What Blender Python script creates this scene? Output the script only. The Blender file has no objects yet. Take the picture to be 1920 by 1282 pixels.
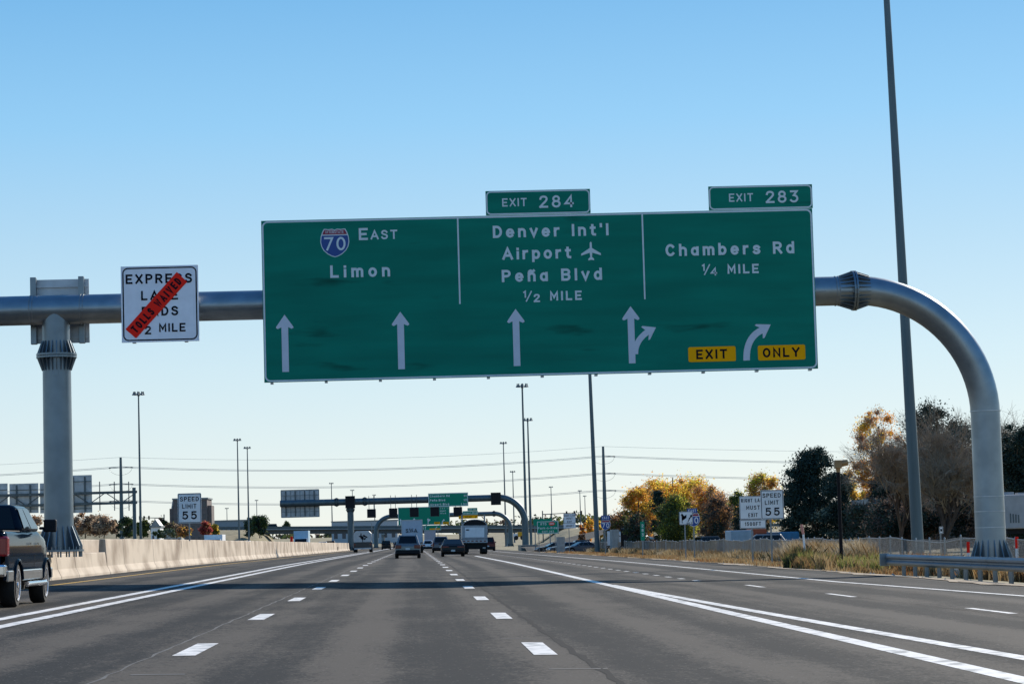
import bpy, math, random
import numpy as np
from mathutils import Vector, Matrix
random.seed(7); RNG = np.random.default_rng(7)
S = bpy.context.scene
R = math.radians
# ------------------------------------------------------------------ camera
FPX, ROLL, CAMZ = 4700.0, 0.028, 1.21
VPX, VPY, CX, CY = 778.0, 1013.0, 960.0, 641.0
_u, _v = VPX-CX, CY-VPY
_a = _u*math.cos(ROLL)+_v*math.sin(ROLL); _b = _v*math.cos(ROLL)-_u*math.sin(ROLL)
_n = math.sqrt(_a*_a+_b*_b+FPX*FPX)
PSI = math.asin(-_a/_n); PIT = math.atan2(-_b, FPX)
_R0 = Vector((math.cos(PSI), -math.sin(PSI), 0))
FW = Vector((math.sin(PSI)*math.cos(PIT), math.cos(PSI)*math.cos(PIT), math.sin(PIT)))
_U0 = _R0.cross(FW)
RT = _R0*math.cos(ROLL)-_U0*math.sin(ROLL); UP = _U0*math.cos(ROLL)+_R0*math.sin(ROLL)
CAM = Vector((0, 0, CAMZ))
cd = bpy.data.cameras.new('camera'); cam = bpy.data.objects.new('camera', cd)
S.collection.objects.link(cam); S.camera = cam
cam.matrix_world = Matrix.Translation(CAM) @ Matrix((RT, UP, -FW)).transposed().to_4x4()
cd.sensor_width = 36; cd.lens = FPX/1920*36; cd.clip_start = .5; cd.clip_end = 20000
# ------------------------------------------------------------------ light
SUN_EL, SUN_AZ = R(28.3), R(33)          # azimuth from the road's direction, towards the right
w = bpy.data.worlds.new('World'); S.world = w; w.use_nodes = True
nt = w.node_tree; bg = nt.nodes['Background']
sky = nt.nodes.new('ShaderNodeTexSky'); sky.sky_type = 'NISHITA'; sky.sun_disc = False
sky.sun_elevation = SUN_EL; sky.sun_rotation = SUN_AZ
sky.altitude = 1600; sky.air_density = 1.0; sky.dust_density = 0.6; sky.ozone_density = 2.0
bg.inputs[1].default_value = 0.10
_tc = nt.nodes.new('ShaderNodeTexCoord'); _sp = nt.nodes.new('ShaderNodeSeparateXYZ'); nt.links.new(_tc.outputs['Generated'], _sp.inputs[0])
_rp = nt.nodes.new('ShaderNodeValToRGB'); nt.links.new(_sp.outputs[2], _rp.inputs[0])      # clear-day colour by height above the horizon
_st = [(0.0, (.72, .75, .73)), (.03, (.64, .72, .74)), (.07, (.54, .69, .76)), (.115, (.40, .61, .76)), (.165, (.245, .53, .79)), (.22, (.14, .41, .715)), (.4, (.07, .27, .62)), (1.0, (.035, .15, .42))]
_e = _rp.color_ramp.elements
for _i, (_p, _c) in enumerate(_st):
    _x = _e[_i] if _i < 2 else _e.new(_p)
    _x.position = _p; _x.color = (*_c, 1)
_ml = nt.nodes.new('ShaderNodeVectorMath'); _ml.operation = 'SCALE'; _ml.inputs[3].default_value = 10; nt.links.new(_rp.outputs[0], _ml.inputs[0])
_mx = nt.nodes.new('ShaderNodeMix'); _mx.data_type = 'RGBA'; _mx.inputs[0].default_value = .82
nt.links.new(sky.outputs[0], _mx.inputs[6]); nt.links.new(_ml.outputs[0], _mx.inputs[7]); nt.links.new(_mx.outputs[2], bg.inputs[0])
sd = bpy.data.lights.new('sun', 'SUN'); sd.energy = 5.0; sd.angle = R(.5); sd.color = (1, .92, .8)
sun = bpy.data.objects.new('sun', sd); S.collection.objects.link(sun)
SV = Vector((math.sin(SUN_AZ)*math.cos(SUN_EL), math.cos(SUN_AZ)*math.cos(SUN_EL), math.sin(SUN_EL)))
sun.rotation_euler = SV.to_track_quat('Z', 'Y').to_euler(); sun.location = SV*200
S.view_settings.view_transform = 'Standard'; S.view_settings.look = 'None'
S.view_settings.exposure = 0.22; S.view_settings.gamma = 1
# ------------------------------------------------------------------ ground heights and pixel rays
def prof(y):
    if y < 110: return 0.0
    if y < 150: return -.0015*(y-110)**2/80
    return -.0015*(min(y, 1000)-130)
def zr(x, y): return -.019*x+prof(y)
def zw(x, y): return .24-.019*(-12.6-x)+prof(y)
def ray(px, py): return FW*FPX+RT*(px-CX)-UP*(py-CY)
def P(px, py, Y):
    d = ray(px, py); return CAM+d*(Y/d.y)
def sz(n, Y): return n*Y/FPX
def smooth(t): t = max(0, min(1, t)); return t*t*(3-2*t)
def lerp_pts(p, t):
    if t <= p[0][0]: return p[0][1]
    for (a, b), (c, d) in zip(p, p[1:]):
        if t <= c: return b+(d-b)*(t-a)/(c-a)
    return p[-1][1]
# ------------------------------------------------------------------ materials
MATS = {}
def pm(name, col, rough=.6, metal=0., var=.15, scale=3., bump=0., stretch=(1, 1, 1), col2=None, coat=0., alpha=None, trans=0., spec=.5, detail=6, lo=.35, hi=.65, world=False):
    m = bpy.data.materials.new(name); m.use_nodes = True; MATS[name] = m
    t = m.node_tree; b = t.nodes['Principled BSDF']
    b.inputs['Roughness'].default_value = rough; b.inputs['Metallic'].default_value = metal
    b.inputs['Coat Weight'].default_value = coat; b.inputs['Coat Roughness'].default_value = .04
    b.inputs['Specular IOR Level'].default_value = spec
    tc = t.nodes.new('ShaderNodeTexCoord'); mp = t.nodes.new('ShaderNodeMapping'); mp.inputs['Scale'].default_value = stretch
    nz = t.nodes.new('ShaderNodeTexNoise'); nz.inputs['Scale'].default_value = scale; nz.inputs['Detail'].default_value = detail
    src = N(t, 'ShaderNodeNewGeometry').outputs['Position'] if world else tc.outputs['Object']
    t.links.new(src, mp.inputs[0]); t.links.new(mp.outputs[0], nz.inputs['Vector'])
    rp = t.nodes.new('ShaderNodeValToRGB'); t.links.new(nz.outputs[0], rp.inputs[0])
    c = col; d = col2 or tuple(x*(1-var) for x in col)
    if not col2: c = tuple(min(1, x*(1+var)) for x in col)
    rp.color_ramp.elements[0].color = (*d, 1); rp.color_ramp.elements[0].position = lo
    rp.color_ramp.elements[1].color = (*c, 1); rp.color_ramp.elements[1].position = hi
    t.links.new(rp.outputs[0], b.inputs['Base Color'])
    if bump:
        bn = t.nodes.new('ShaderNodeBump'); bn.inputs['Strength'].default_value = bump; bn.inputs['Distance'].default_value = .02
        t.links.new(nz.outputs[0], bn.inputs['Height']); t.links.new(bn.outputs[0], b.inputs['Normal'])
    if trans:
        tr = t.nodes.new('ShaderNodeBsdfTranslucent'); t.links.new(rp.outputs[0], tr.inputs[0])
        mx = t.nodes.new('ShaderNodeMixShader'); mx.inputs[0].default_value = trans
        t.links.new(b.outputs[0], mx.inputs[1]); t.links.new(tr.outputs[0], mx.inputs[2])
        t.links.new(mx.outputs[0], t.nodes['Material Output'].inputs[0])
    return m
def N(t, k, **kw):
    n = t.nodes.new(k)
    for a, b in kw.items(): setattr(n, a, b)
    return n
def asphalt(name, base, warm):
    m = pm(name, base, rough=.92, var=.0, spec=.12); t = m.node_tree; b = t.nodes['Principled BSDF']
    geo = N(t, 'ShaderNodeNewGeometry'); sp = N(t, 'ShaderNodeSeparateXYZ'); t.links.new(geo.outputs['Position'], sp.inputs[0])
    def noise(sc, scale, det=4):
        mp = N(t, 'ShaderNodeMapping'); mp.inputs['Scale'].default_value = sc; t.links.new(geo.outputs['Position'], mp.inputs[0])
        n = N(t, 'ShaderNodeTexNoise'); n.inputs['Scale'].default_value = scale; n.inputs['Detail'].default_value = det
        t.links.new(mp.outputs[0], n.inputs['Vector']); return n.outputs[0]
    def mth(op, a, c=None):
        n = N(t, 'ShaderNodeMath', operation=op)
        for i, s in enumerate((a, c)):
            if s is None: continue
            if isinstance(s, (int, float)): n.inputs[i].default_value = s
            else: t.links.new(s, n.inputs[i])
        return n.outputs[0]
    lane = mth('SINE', mth('MULTIPLY', mth('ADD', sp.outputs[0], .58+3.855/8), 2*math.pi/(3.855/2)))   # polished wheel tracks
    streak = noise((1.1, .012, 1), 1.0, 5); fine = noise((1, 1, 1), 30., 3); mid = noise((1, .25, 1), .8, 6)
    grain = noise((1, .35, 1), 9., 5)
    s = mth('ADD', mth('MULTIPLY', lane, .30), mth('MULTIPLY', mth('SUBTRACT', streak, .5), 2.3))
    s = mth('ADD', s, mth('MULTIPLY', mth('SUBTRACT', mid, .5), 1.5)); s = mth('ADD', s, mth('MULTIPLY', mth('SUBTRACT', grain, .5), 1.0))
    s = mth('ADD', mth('ADD', s, mth('MULTIPLY', mth('SUBTRACT', fine, .5), 2.4)), .5)
    rp = N(t, 'ShaderNodeValToRGB'); t.links.new(s, rp.inputs[0])
    e = rp.color_ramp.elements; e[0].position = .26; e[0].color = (*[x*.68 for x in base], 1); e[1].position = .80; e[1].color = (*warm, 1)
    t.links.new(rp.outputs[0], b.inputs['Base Color'])
    # pale aggregate chips
    vo = N(t, 'ShaderNodeTexVoronoi'); vo.inputs['Scale'].default_value = 9.; t.links.new(geo.outputs['Position'], vo.inputs['Vector'])
    lt = mth('LESS_THAN', vo.outputs['Distance'], .10)
    mx = N(t, 'ShaderNodeMix', data_type='RGBA'); t.links.new(mth('MULTIPLY', lt, .55), mx.inputs[0]); t.links.new(rp.outputs[0], mx.inputs[6]); mx.inputs[7].default_value = (.3, .29, .27, 1)
    t.links.new(mx.outputs[2], b.inputs['Base Color'])
    bn = N(t, 'ShaderNodeBump'); bn.inputs['Strength'].default_value = .5; bn.inputs['Distance'].default_value = .006
    t.links.new(fine, bn.inputs['Height']); t.links.new(bn.outputs[0], b.inputs['Normal'])
    return m
M_ASPH = asphalt('asphalt', (.013, .0180, .0230), (.083, .073, .062))
M_SHLD = asphalt('shoulder_asphalt', (.026, .030, .033), (.068, .064, .058))
M_PAINTW = pm('road_paint_white', (.84, .80, .74), .6, scale=4, col2=(.34, .34, .32), detail=14, lo=.36, hi=.50, world=True, spec=.2)
M_PAINTY = pm('road_paint_yellow', (.62, .36, .04), .55, var=.12, scale=5)
M_TAR = pm('tar_seal', (.009, .009, .01), .8, scale=6, spec=.1)
M_GALV = pm('galvanised_steel', (.25, .29, .32), .36, .8, var=.13, scale=1.3, bump=.05)
M_GALVP = pm('galvanised_post', (.19, .23, .26), .38, .75, var=.13, scale=1.2, bump=.04)
M_WELD = pm('weld_band', (.5, .52, .53), .5, .5)
M_STEEL = pm('weathered_steel', (.24, .26, .27), .5, .5, var=.2)
M_DARKST = pm('dark_steel', (.10, .12, .125), .5, .5, var=.2)
M_MAST = pm('mast_steel', (.10, .135, .15), .48, .5, var=.12, stretch=(1, 1, .1))
M_CONC = pm('barrier_concrete', (.57, .47, .36), .85, var=.1, scale=1.3, stretch=(1, .26, .42), col2=(.26, .19, .13), bump=.1, detail=7, lo=.34, hi=.60, world=True)
M_CONCG = pm('grey_concrete', (.34, .34, .32), .85, var=.15, bump=.2)
M_RAIL = pm('guardrail_steel', (.10, .135, .17), .45, .45, var=.15, scale=2, world=True)
M_GREEN = pm('sign_green', (.002, .20, .138), .55, var=.12, scale=.55, stretch=(.5, 1, 4), detail=5, spec=.12)
def smudges(m):
    t = m.node_tree; b = t.nodes['Principled BSDF']; old = b.inputs['Base Color'].links[0].from_socket
    tc = N(t, 'ShaderNodeTexCoord'); mp = N(t, 'ShaderNodeMapping'); mp.inputs['Scale'].default_value = (.20, 1, 1.1); mp.inputs['Location'].default_value = (3.1, 0, 1.7)
    nz = N(t, 'ShaderNodeTexNoise'); nz.inputs['Scale'].default_value = 1.6; nz.inputs['Detail'].default_value = 3
    t.links.new(tc.outputs['Object'], mp.inputs[0]); t.links.new(mp.outputs[0], nz.inputs['Vector'])
    rp = N(t, 'ShaderNodeValToRGB'); rp.color_ramp.elements[0].position = .62; rp.color_ramp.elements[0].color = (1, 1, 1, 1); rp.color_ramp.elements[1].position = .74; rp.color_ramp.elements[1].color = (.48, .48, .48, 1)
    t.links.new(nz.outputs[0], rp.inputs[0]); mx = N(t, 'ShaderNodeMix', data_type='RGBA', blend_type='MULTIPLY'); mx.inputs[0].default_value = 1
    t.links.new(old, mx.inputs[6]); t.links.new(rp.outputs[0], mx.inputs[7]); t.links.new(mx.outputs[2], b.inputs['Base Color'])
smudges(M_GREEN)
M_GREEN2 = pm('sign_green_far', (.004, .26, .15), .5, var=.06, spec=.2)
M_WHITE = pm('sign_white_sheeting', (.66, .74, .76), .6, var=.04, spec=.15)
M_WHITE2 = pm('sign_white', (.82, .82, .81), .5, var=.05)
M_WHITE3 = pm('express_sign_white', (.88, .88, .93), .5, var=.04)
M_BLACK = pm('sign_black', (.006, .006, .012), .6, spec=.1)
M_RED = pm('sign_red_overlay', (1.0, .030, .018), .6, var=.0, spec=.05)
M_SRED = pm('shield_red', (.28, .02, .05), .5, var=.05)
M_BLUE = pm('shield_blue', (.01, .06, .27), .5, var=.05)
M_YELL = pm('exit_only_yellow', (1.0, .43, .004), .6, var=.0, spec=.05)
M_ALU = pm('sign_back_aluminium', (.42, .44, .46), .45, .5, var=.18, scale=1.2)
M_TRIM = pm('sign_edge', (.62, .68, .72), .4, .2)
M_GLASS = pm('tinted_glass', (.006, .007, .009), .08, var=.0, spec=.3)
M_TYRE = pm('tyre_rubber', (.013, .013, .014), .8, var=.2, scale=12)
M_CHROME = pm('chrome', (.75, .76, .78), .14, 1., var=.05)
M_RIM = pm('alloy_rim', (.75, .75, .77), .3, .7, var=.05)
M_TRIMB = pm('black_plastic', (.011, .011, .013), .55, spec=.2)
M_LAMPR = pm('tail_lamp_red', (.13, .004, .006), .2, coat=.3, var=.1)
M_PLATE = pm('licence_plate', (.6, .62, .6), .5)
M_WELL = pm('wheel_well', (.008, .008, .008), .9)
M_BARK = pm('bark', (.10, .075, .055), .9, var=.3, scale=6)
M_TWIG = pm('bare_twigs', (.27, .205, .14), .85, var=.3, scale=2)
M_TWIGD = pm('limb_bark', (.07, .05, .04), .85, var=.3, scale=2)
M_DIRT = pm('roadside_dirt', (.42, .32, .22), .95, var=.25, scale=1.2, col2=(.25, .19, .12), bump=.3)
M_WOODP = pm('dark_brown_pole', (.010, .007, .008), .6, var=.3, scale=4, spec=.2)
M_TAN = pm('tan_signal_housing', (.40, .22, .09), .5, var=.1)
def paint(name, col, metal=.3): return pm('car_paint_'+name, col, .3, metal, var=.03, coat=.2 if sum(col) < .3 else .35, spec=.12 if sum(col) < .3 else .25)
PT = {k: paint(k, c, mt) for k, c, mt in [('navy', (.008, .016, .028), .1), ('silver', (.19, .19, .19), .4), ('black', (.012, .012, .014), .2),
      ('white', (.68, .69, .70), 0), ('dark_grey', (.05, .055, .06), .4), ('maroon', (.10, .02, .02), .3), ('yellow', (.7, .35, .02), 0), ('bluegrey', (.08, .1, .13), .3)]}
# ------------------------------------------------------------------ mesh builder
class MB:
    def __init__(s): s.v = []; s.f = []; s.m = []
    def add(s, vs, fs, m=0):
        o = len(s.v); s.v += [tuple(v) for v in vs]; s.f += [tuple(i+o for i in f) for f in fs]; s.m += [m]*len(fs); return s
    def box(s, x0, x1, y0, y1, z0, z1, m=0):
        return s.add([(x0, y0, z0), (x1, y0, z0), (x1, y1, z0), (x0, y1, z0), (x0, y0, z1), (x1, y0, z1), (x1, y1, z1), (x0, y1, z1)],
                     [(0, 3, 2, 1), (4, 5, 6, 7), (0, 1, 5, 4), (1, 2, 6, 5), (2, 3, 7, 6), (3, 0, 4, 7)], m)
    def hexa(s, b, t, m=0):      # bottom 4, top 4 corners counter-clockwise from above
        return s.add(list(b)+list(t), [(0, 3, 2, 1), (4, 5, 6, 7), (0, 1, 5, 4), (1, 2, 6, 5), (2, 3, 7, 6), (3, 0, 4, 7)], m)
    def tube(s, pts, rad, seg=12, caps=True, m=0):
        pts = [Vector(p) for p in pts]; n = len(pts)
        if not hasattr(rad, '__len__'): rad = [rad]*n
        ref = None; rings = []
        for i, p in enumerate(pts):
            d = (pts[min(i+1, n-1)]-pts[max(i-1, 0)]).normalized()
            if ref is None: ref = Vector((0, 0, 1)) if abs(d.z) < .9 else Vector((0, 1, 0))
            a = (ref-d*ref.dot(d)).normalized(); b = d.cross(a); ref = a
            rings.append([p+(a*math.cos(2*math.pi*k/seg)+b*math.sin(2*math.pi*k/seg))*rad[i] for k in range(seg)])
        vs = [v for r in rings for v in r]; fs = []
        for i in range(n-1):
            for k in range(seg):
                k2 = (k+1) % seg; fs.append((i*seg+k, i*seg+k2, (i+1)*seg+k2, (i+1)*seg+k))
        if caps: fs += [tuple(range(seg))[::-1], tuple((n-1)*seg+k for k in range(seg))]
        return s.add(vs, fs, m)
    def prism_y(s, pts, y0, y1, m=0):      # pts (x,z)
        n = len(pts); a = sum(pts[i][0]*pts[(i+1) % n][1]-pts[(i+1) % n][0]*pts[i][1] for i in range(n))
        if a < 0: pts = pts[::-1]
        return s.add([(x, y0, z) for x, z in pts]+[(x, y1, z) for x, z in pts],
                     [tuple(range(n)), tuple(range(2*n-1, n-1, -1))]+[((i+1) % n, i, i+n, (i+1) % n+n) for i in range(n)], m)
    def prism_x(s, pts, x0, x1, m=0):      # pts (y,z)
        n = len(pts); a = sum(pts[i][0]*pts[(i+1) % n][1]-pts[(i+1) % n][0]*pts[i][1] for i in range(n))
        if a < 0: pts = pts[::-1]
        return s.add([(x1, y, z) for y, z in pts]+[(x0, y, z) for y, z in pts],
                     [tuple(range(n)), tuple(range(2*n-1, n-1, -1))]+[((i+1) % n, i, i+n, (i+1) % n+n) for i in range(n)], m)
    def lathe_x(s, prof_, cx, cy, cz, seg=24, m=0):   # prof (x offset, radius)
        vs = []; fs = []; n = len(prof_)
        for x, r in prof_:
            for k in range(seg): a = 2*math.pi*k/seg; vs.append((cx+x, cy+r*math.cos(a), cz+r*math.sin(a)))
        for i in range(n-1):
            for k in range(seg): k2 = (k+1) % seg; fs.append((i*seg+k, i*seg+k2, (i+1)*seg+k2, (i+1)*seg+k))
        fs += [tuple(range(seg))[::-1], tuple((n-1)*seg+k for k in range(seg))]
        return s.add(vs, fs, m)
    def mesh(s, name, mats, off=(0, 0, 0), smooth_=False):
        me = bpy.data.meshes.new(name); o = Vector(off)
        me.from_pydata([tuple(Vector(v)-o) for v in s.v], [], s.f)
        for mm in (mats if isinstance(mats, (list, tuple)) else [mats]): me.materials.append(mm)
        if any(s.m): me.polygons.foreach_set('material_index', s.m)
        if smooth_:
            me.polygons.foreach_set('use_smooth', [True]*len(me.polygons)); me.set_sharp_from_angle(angle=R(40))
        me.update(); return me
def link(name, me, parent=None, label=None, bevel=0, kind=None):
    o = bpy.data.objects.new(name, me); S.collection.objects.link(o)
    if parent: o.parent = parent
    if label: o['label'] = label
    if kind: o['kind'] = kind
    if bevel:
        b = o.modifiers.new('bevel', 'BEVEL'); b.width = bevel; b.segments = 2; b.limit_method = 'ANGLE'; b.angle_limit = R(30)
    return o
def wloc(o):
    v = Vector((0, 0, 0))
    while o: v = v+o.location; o = o.parent
    return v
def part(name, mb, mat, parent, label=None, smooth_=False, bevel=0, local=False, kind=None):
    me = mb.mesh(name, mat, (0, 0, 0) if local else wloc(parent), smooth_)
    return link(name, me, parent, label, bevel, kind)
def thing(name, label, cat, loc=(0, 0, 0), group=None, rotz=0):
    o = bpy.data.objects.new(name, None); S.collection.objects.link(o); o.empty_display_size = .2
    o.location = loc; o.rotation_euler = (0, 0, rotz); o['label'] = label; o['category'] = cat
    if group: o['group'] = group
    return o
def struct(name, mb, mat, smooth_=False, parent=None):
    o = link(name, mb.mesh(name, mat, (0, 0, 0), smooth_), parent)
    if not parent: o['kind'] = 'structure'
    return o
def single(name, mb, mat, label, cat, group=None, smooth_=False, kind=None, base=None):
    base = Vector(base if base is not None else mb.v[0])
    o = link(name, mb.mesh(name, mat, base, smooth_)); o.location = base; o['label'] = label; o['category'] = cat
    if group: o['group'] = group
    if kind: o['kind'] = kind
    return o
# ------------------------------------------------------------------ highway lettering (strokes)
def arc(cx, cy, rx, ry, a0, a1, n=8):
    return [(cx+rx*math.cos(R(a0+(a1-a0)*i/n)), cy+ry*math.sin(R(a0+(a1-a0)*i/n))) for i in range(n+1)]
def cat(pts, n=3):
    out = []
    for i in range(len(pts)-1):
        p0, p1, p2, p3 = pts[max(i-1, 0)], pts[i], pts[i+1], pts[min(i+2, len(pts)-1)]
        for k in range(n):
            t = k/n
            out.append(tuple(.5*((2*p1[j])+(-p0[j]+p2[j])*t+(2*p0[j]-5*p1[j]+4*p2[j]-p3[j])*t*t+(-p0[j]+3*p1[j]-3*p2[j]+p3[j])*t**3) for j in (0, 1)))
    return out+[pts[-1]]
XH = .70
def bowl(w_, y0=0., y1=XH): return arc(w_/2, (y0+y1)/2, w_/2, (y1-y0)/2, 90, 450, 16)
G = {
 'A': (.62, [[(0, 0), (.31, 1), (.62, 0)], [(.12, .3), (.5, .3)]]), 'B': (.5, [[(0, 0), (0, 1), (.3, 1)]+arc(.3, .76, .19, .24, 90, -90)[1:], [(0, .52), (.3, .52)], [(0, 0), (.3, 0)]+arc(.3, .26, .2, .26, -90, 90)[1:]]),
 'C': (.52, [arc(.27, .5, .27, .5, 42, 318, 16)]), 'D': (.5, [[(0, 0), (0, 1), (.2, 1)]+arc(.2, .5, .3, .5, 90, -90, 10)[1:]+[(0, 0)]]),
 'E': (.46, [[(.46, 1), (0, 1), (0, 0), (.46, 0)], [(0, .5), (.38, .5)]]), 'F': (.45, [[(.45, 1), (0, 1), (0, 0)], [(0, .5), (.36, .5)]]),
 'G': (.54, [arc(.27, .5, .27, .5, 42, 350, 16), [(.54, .44), (.3, .44)]]), 'H': (.5, [[(0, 0), (0, 1)], [(.5, 0), (.5, 1)], [(0, .5), (.5, .5)]]),
 'I': (0, [[(0, 0), (0, 1)]]), 'K': (.5, [[(0, 0), (0, 1)], [(.48, 1), (0, .4)], [(.16, .55), (.5, 0)]]), 'L': (.43, [[(0, 1), (0, 0), (.43, 0)]]),
 'M': (.6, [[(0, 0), (0, 1), (.3, .3), (.6, 1), (.6, 0)]]), 'N': (.52, [[(0, 0), (0, 1), (.52, 0), (.52, 1)]]),
 'O': (.56, [arc(.28, .5, .28, .5, 90, 450, 20)]), 'P': (.48, [[(0, 0), (0, 1), (.26, 1)]+arc(.26, .74, .22, .26, 90, -90)[1:], [(0, .48), (.26, .48)]]),
 'R': (.5, [[(0, 0), (0, 1), (.26, 1)]+arc(.26, .74, .22, .26, 90, -90)[1:], [(0, .48), (.26, .48)], [(.26, .44), (.5, 0)]]),
 'S': (.5, [cat([(.46, .83), (.36, .96), (.24, 1), (.1, .95), (.02, .78), (.08, .62), (.25, .53), (.42, .44), (.49, .26), (.42, .07), (.26, 0), (.1, .03), (.01, .17)])]),
 'T': (.5, [[(0, 1), (.5, 1)], [(.25, 1), (.25, 0)]]), 'U': (.5, [[(0, 1), (0, .27)]+arc(.25, .27, .25, .27, 180, 360)[1:]+[(.5, 1)]]),
 'V': (.56, [[(0, 1), (.28, 0), (.56, 1)]]), 'W': (.8, [[(0, 1), (.2, 0), (.4, .95), (.6, 0), (.8, 1)]]), 'X': (.52, [[(0, 0), (.52, 1)], [(0, 1), (.52, 0)]]),
 'Y': (.56, [[(0, 1), (.28, .46), (.56, 1)], [(.28, .46), (.28, 0)]]),
 'a': (.4, [bowl(.4, 0, .66), [(.4, XH), (.4, 0)]]), 'b': (.42, [[(0, 1), (0, 0)], bowl(.42)]), 'd': (.42, [[(.42, 1), (.42, 0)], bowl(.42)]),
 'e': (.44, [[(.04, .36), (.40, .36)], arc(.22, .35, .22, .35, 3, 315, 14)]), 'h': (.4, [[(0, 1), (0, 0)], [(0, .48)]+arc(.2, .46, .2, .24, 180, 0)[1:]+[(.4, 0)]]),
 'i': (0, [[(0, .62), (0, 0)], [(0, .955), (0, .965)]]), 'l': (0, [[(0, 1), (0, 0)]]),
 'm': (.68, [[(0, XH), (0, 0)], [(0, .48)]+arc(.17, .5, .17, .2, 180, 0)[1:]+[(.34, 0)], [(.34, .48)]+arc(.51, .5, .17, .2, 180, 0)[1:]+[(.68, 0)]]),
 'n': (.4, [[(0, XH), (0, 0)], [(0, .48)]+arc(.2, .46, .2, .24, 180, 0)[1:]+[(.4, 0)]]), 'o': (.44, [bowl(.44)]),
 'p': (.42, [[(0, XH), (0, -.3)], bowl(.42)]), 'r': (.26, [[(0, XH), (0, 0)], [(0, .45)]+arc(.22, .46, .2, .24, 175, 85, 5)[1:]]),
 's': (.38, [cat([(.36, .58), (.28, .68), (.18, .7), (.07, .66), (.02, .54), (.08, .42), (.2, .37), (.32, .3), (.38, .18), (.32, .05), (.19, 0), (.07, .03), (0, .12)])]),
 't': (.28, [[(.11, .95), (.11, .14), (.17, .02), (.28, 0)], [(0, XH), (.26, XH)]]), 'v': (.42, [[(0, XH), (.21, 0), (.42, XH)]]),
 'ñ': (.4, [[(0, XH), (0, 0)], [(0, .48)]+arc(.2, .46, .2, .24, 180, 0)[1:]+[(.4, 0)], cat([(.04, .9), (.13, .98), (.26, .9), (.36, .98)])]),
 'k': (.38, [[(0, 1), (0, 0)], [(.36, .7), (0, .3)], [(.12, .42), (.38, 0)]]),
 '-': (.24, [[(0, .38), (.24, .38)]]), "'": (0, [[(0, 1.02), (0, .84)]]), '/': (.36, [[(0, 0), (.36, 1)]]),
 '0': (.48, [arc(.24, .5, .24, .5, 90, 450, 20)]), '1': (.16, [[(0, .82), (.16, .98), (.16, 0)]]),
 '2': (.48, [cat([(.02, .78), (.08, .94), (.24, 1), (.4, .94), (.46, .76), (.38, .55), (.18, .28), (0, 0)]), [(0, 0), (.48, 0)]]),
 '3': (.48, [[(.03, 1), (.43, 1), (.22, .62)]+arc(.22, .31, .25, .31, 80, -145, 12)[1:]]), '4': (.52, [[(.4, 0), (.4, 1), (0, .28), (.52, .28)]]),
 '5': (.48, [[(.44, 1), (.06, 1), (.03, .52)]+arc(.22, .33, .26, .33, 125, -145, 12)]), '6': (.48, [arc(.24, .32, .24, .32, 90, 450, 14), [(.38, 1), (.1, .6), (0, .35)]]),
 '7': (.48, [[(0, 1), (.48, 1), (.14, 0)]]), '8': (.48, [arc(.24, .76, .2, .24, 90, 450, 14), arc(.24, .27, .24, .27, 90, 450, 14)]), '9': (.48, [arc(.24, .68, .24, .32, 90, 450, 14), [(.48, .65), (.38, .4), (.12, 0)]])}
def ribbon(mb, pts, hw, fn, closed):
    n = len(pts); L_ = []; R_ = []
    for i in range(n):
        if closed: a = pts[(i-1) % (n-1)]; b = pts[i % (n-1)]; c = pts[(i+1) % (n-1)]
        else: a = pts[max(i-1, 0)]; b = pts[i]; c = pts[min(i+1, n-1)]
        d1 = Vector((b[0]-a[0], b[1]-a[1])); d2 = Vector((c[0]-b[0], c[1]-b[1]))
        if d1.length < 1e-9: d1 = d2
        if d2.length < 1e-9: d2 = d1
        d1.normalize(); d2.normalize(); t = d1+d2
        t = t.normalized() if t.length > 1e-6 else d1
        nn = Vector((-t.y, t.x)); k = min(1/max(nn.dot(Vector((-d1.y, d1.x))), .3), 2.2)
        e = Vector((0, 0))
        if not closed and i == 0: e = -d2*hw*.95
        if not closed and i == n-1: e = d1*hw*.95
        L_.append((b[0]+nn.x*hw*k+e.x, b[1]+nn.y*hw*k+e.y)); R_.append((b[0]-nn.x*hw*k+e.x, b[1]-nn.y*hw*k+e.y))
    vs = [fn(*p) for p in L_]+[fn(*p) for p in R_]
    mb.add(vs, [(n+i, n+i+1, i+1, i) for i in range(n-1)])
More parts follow.
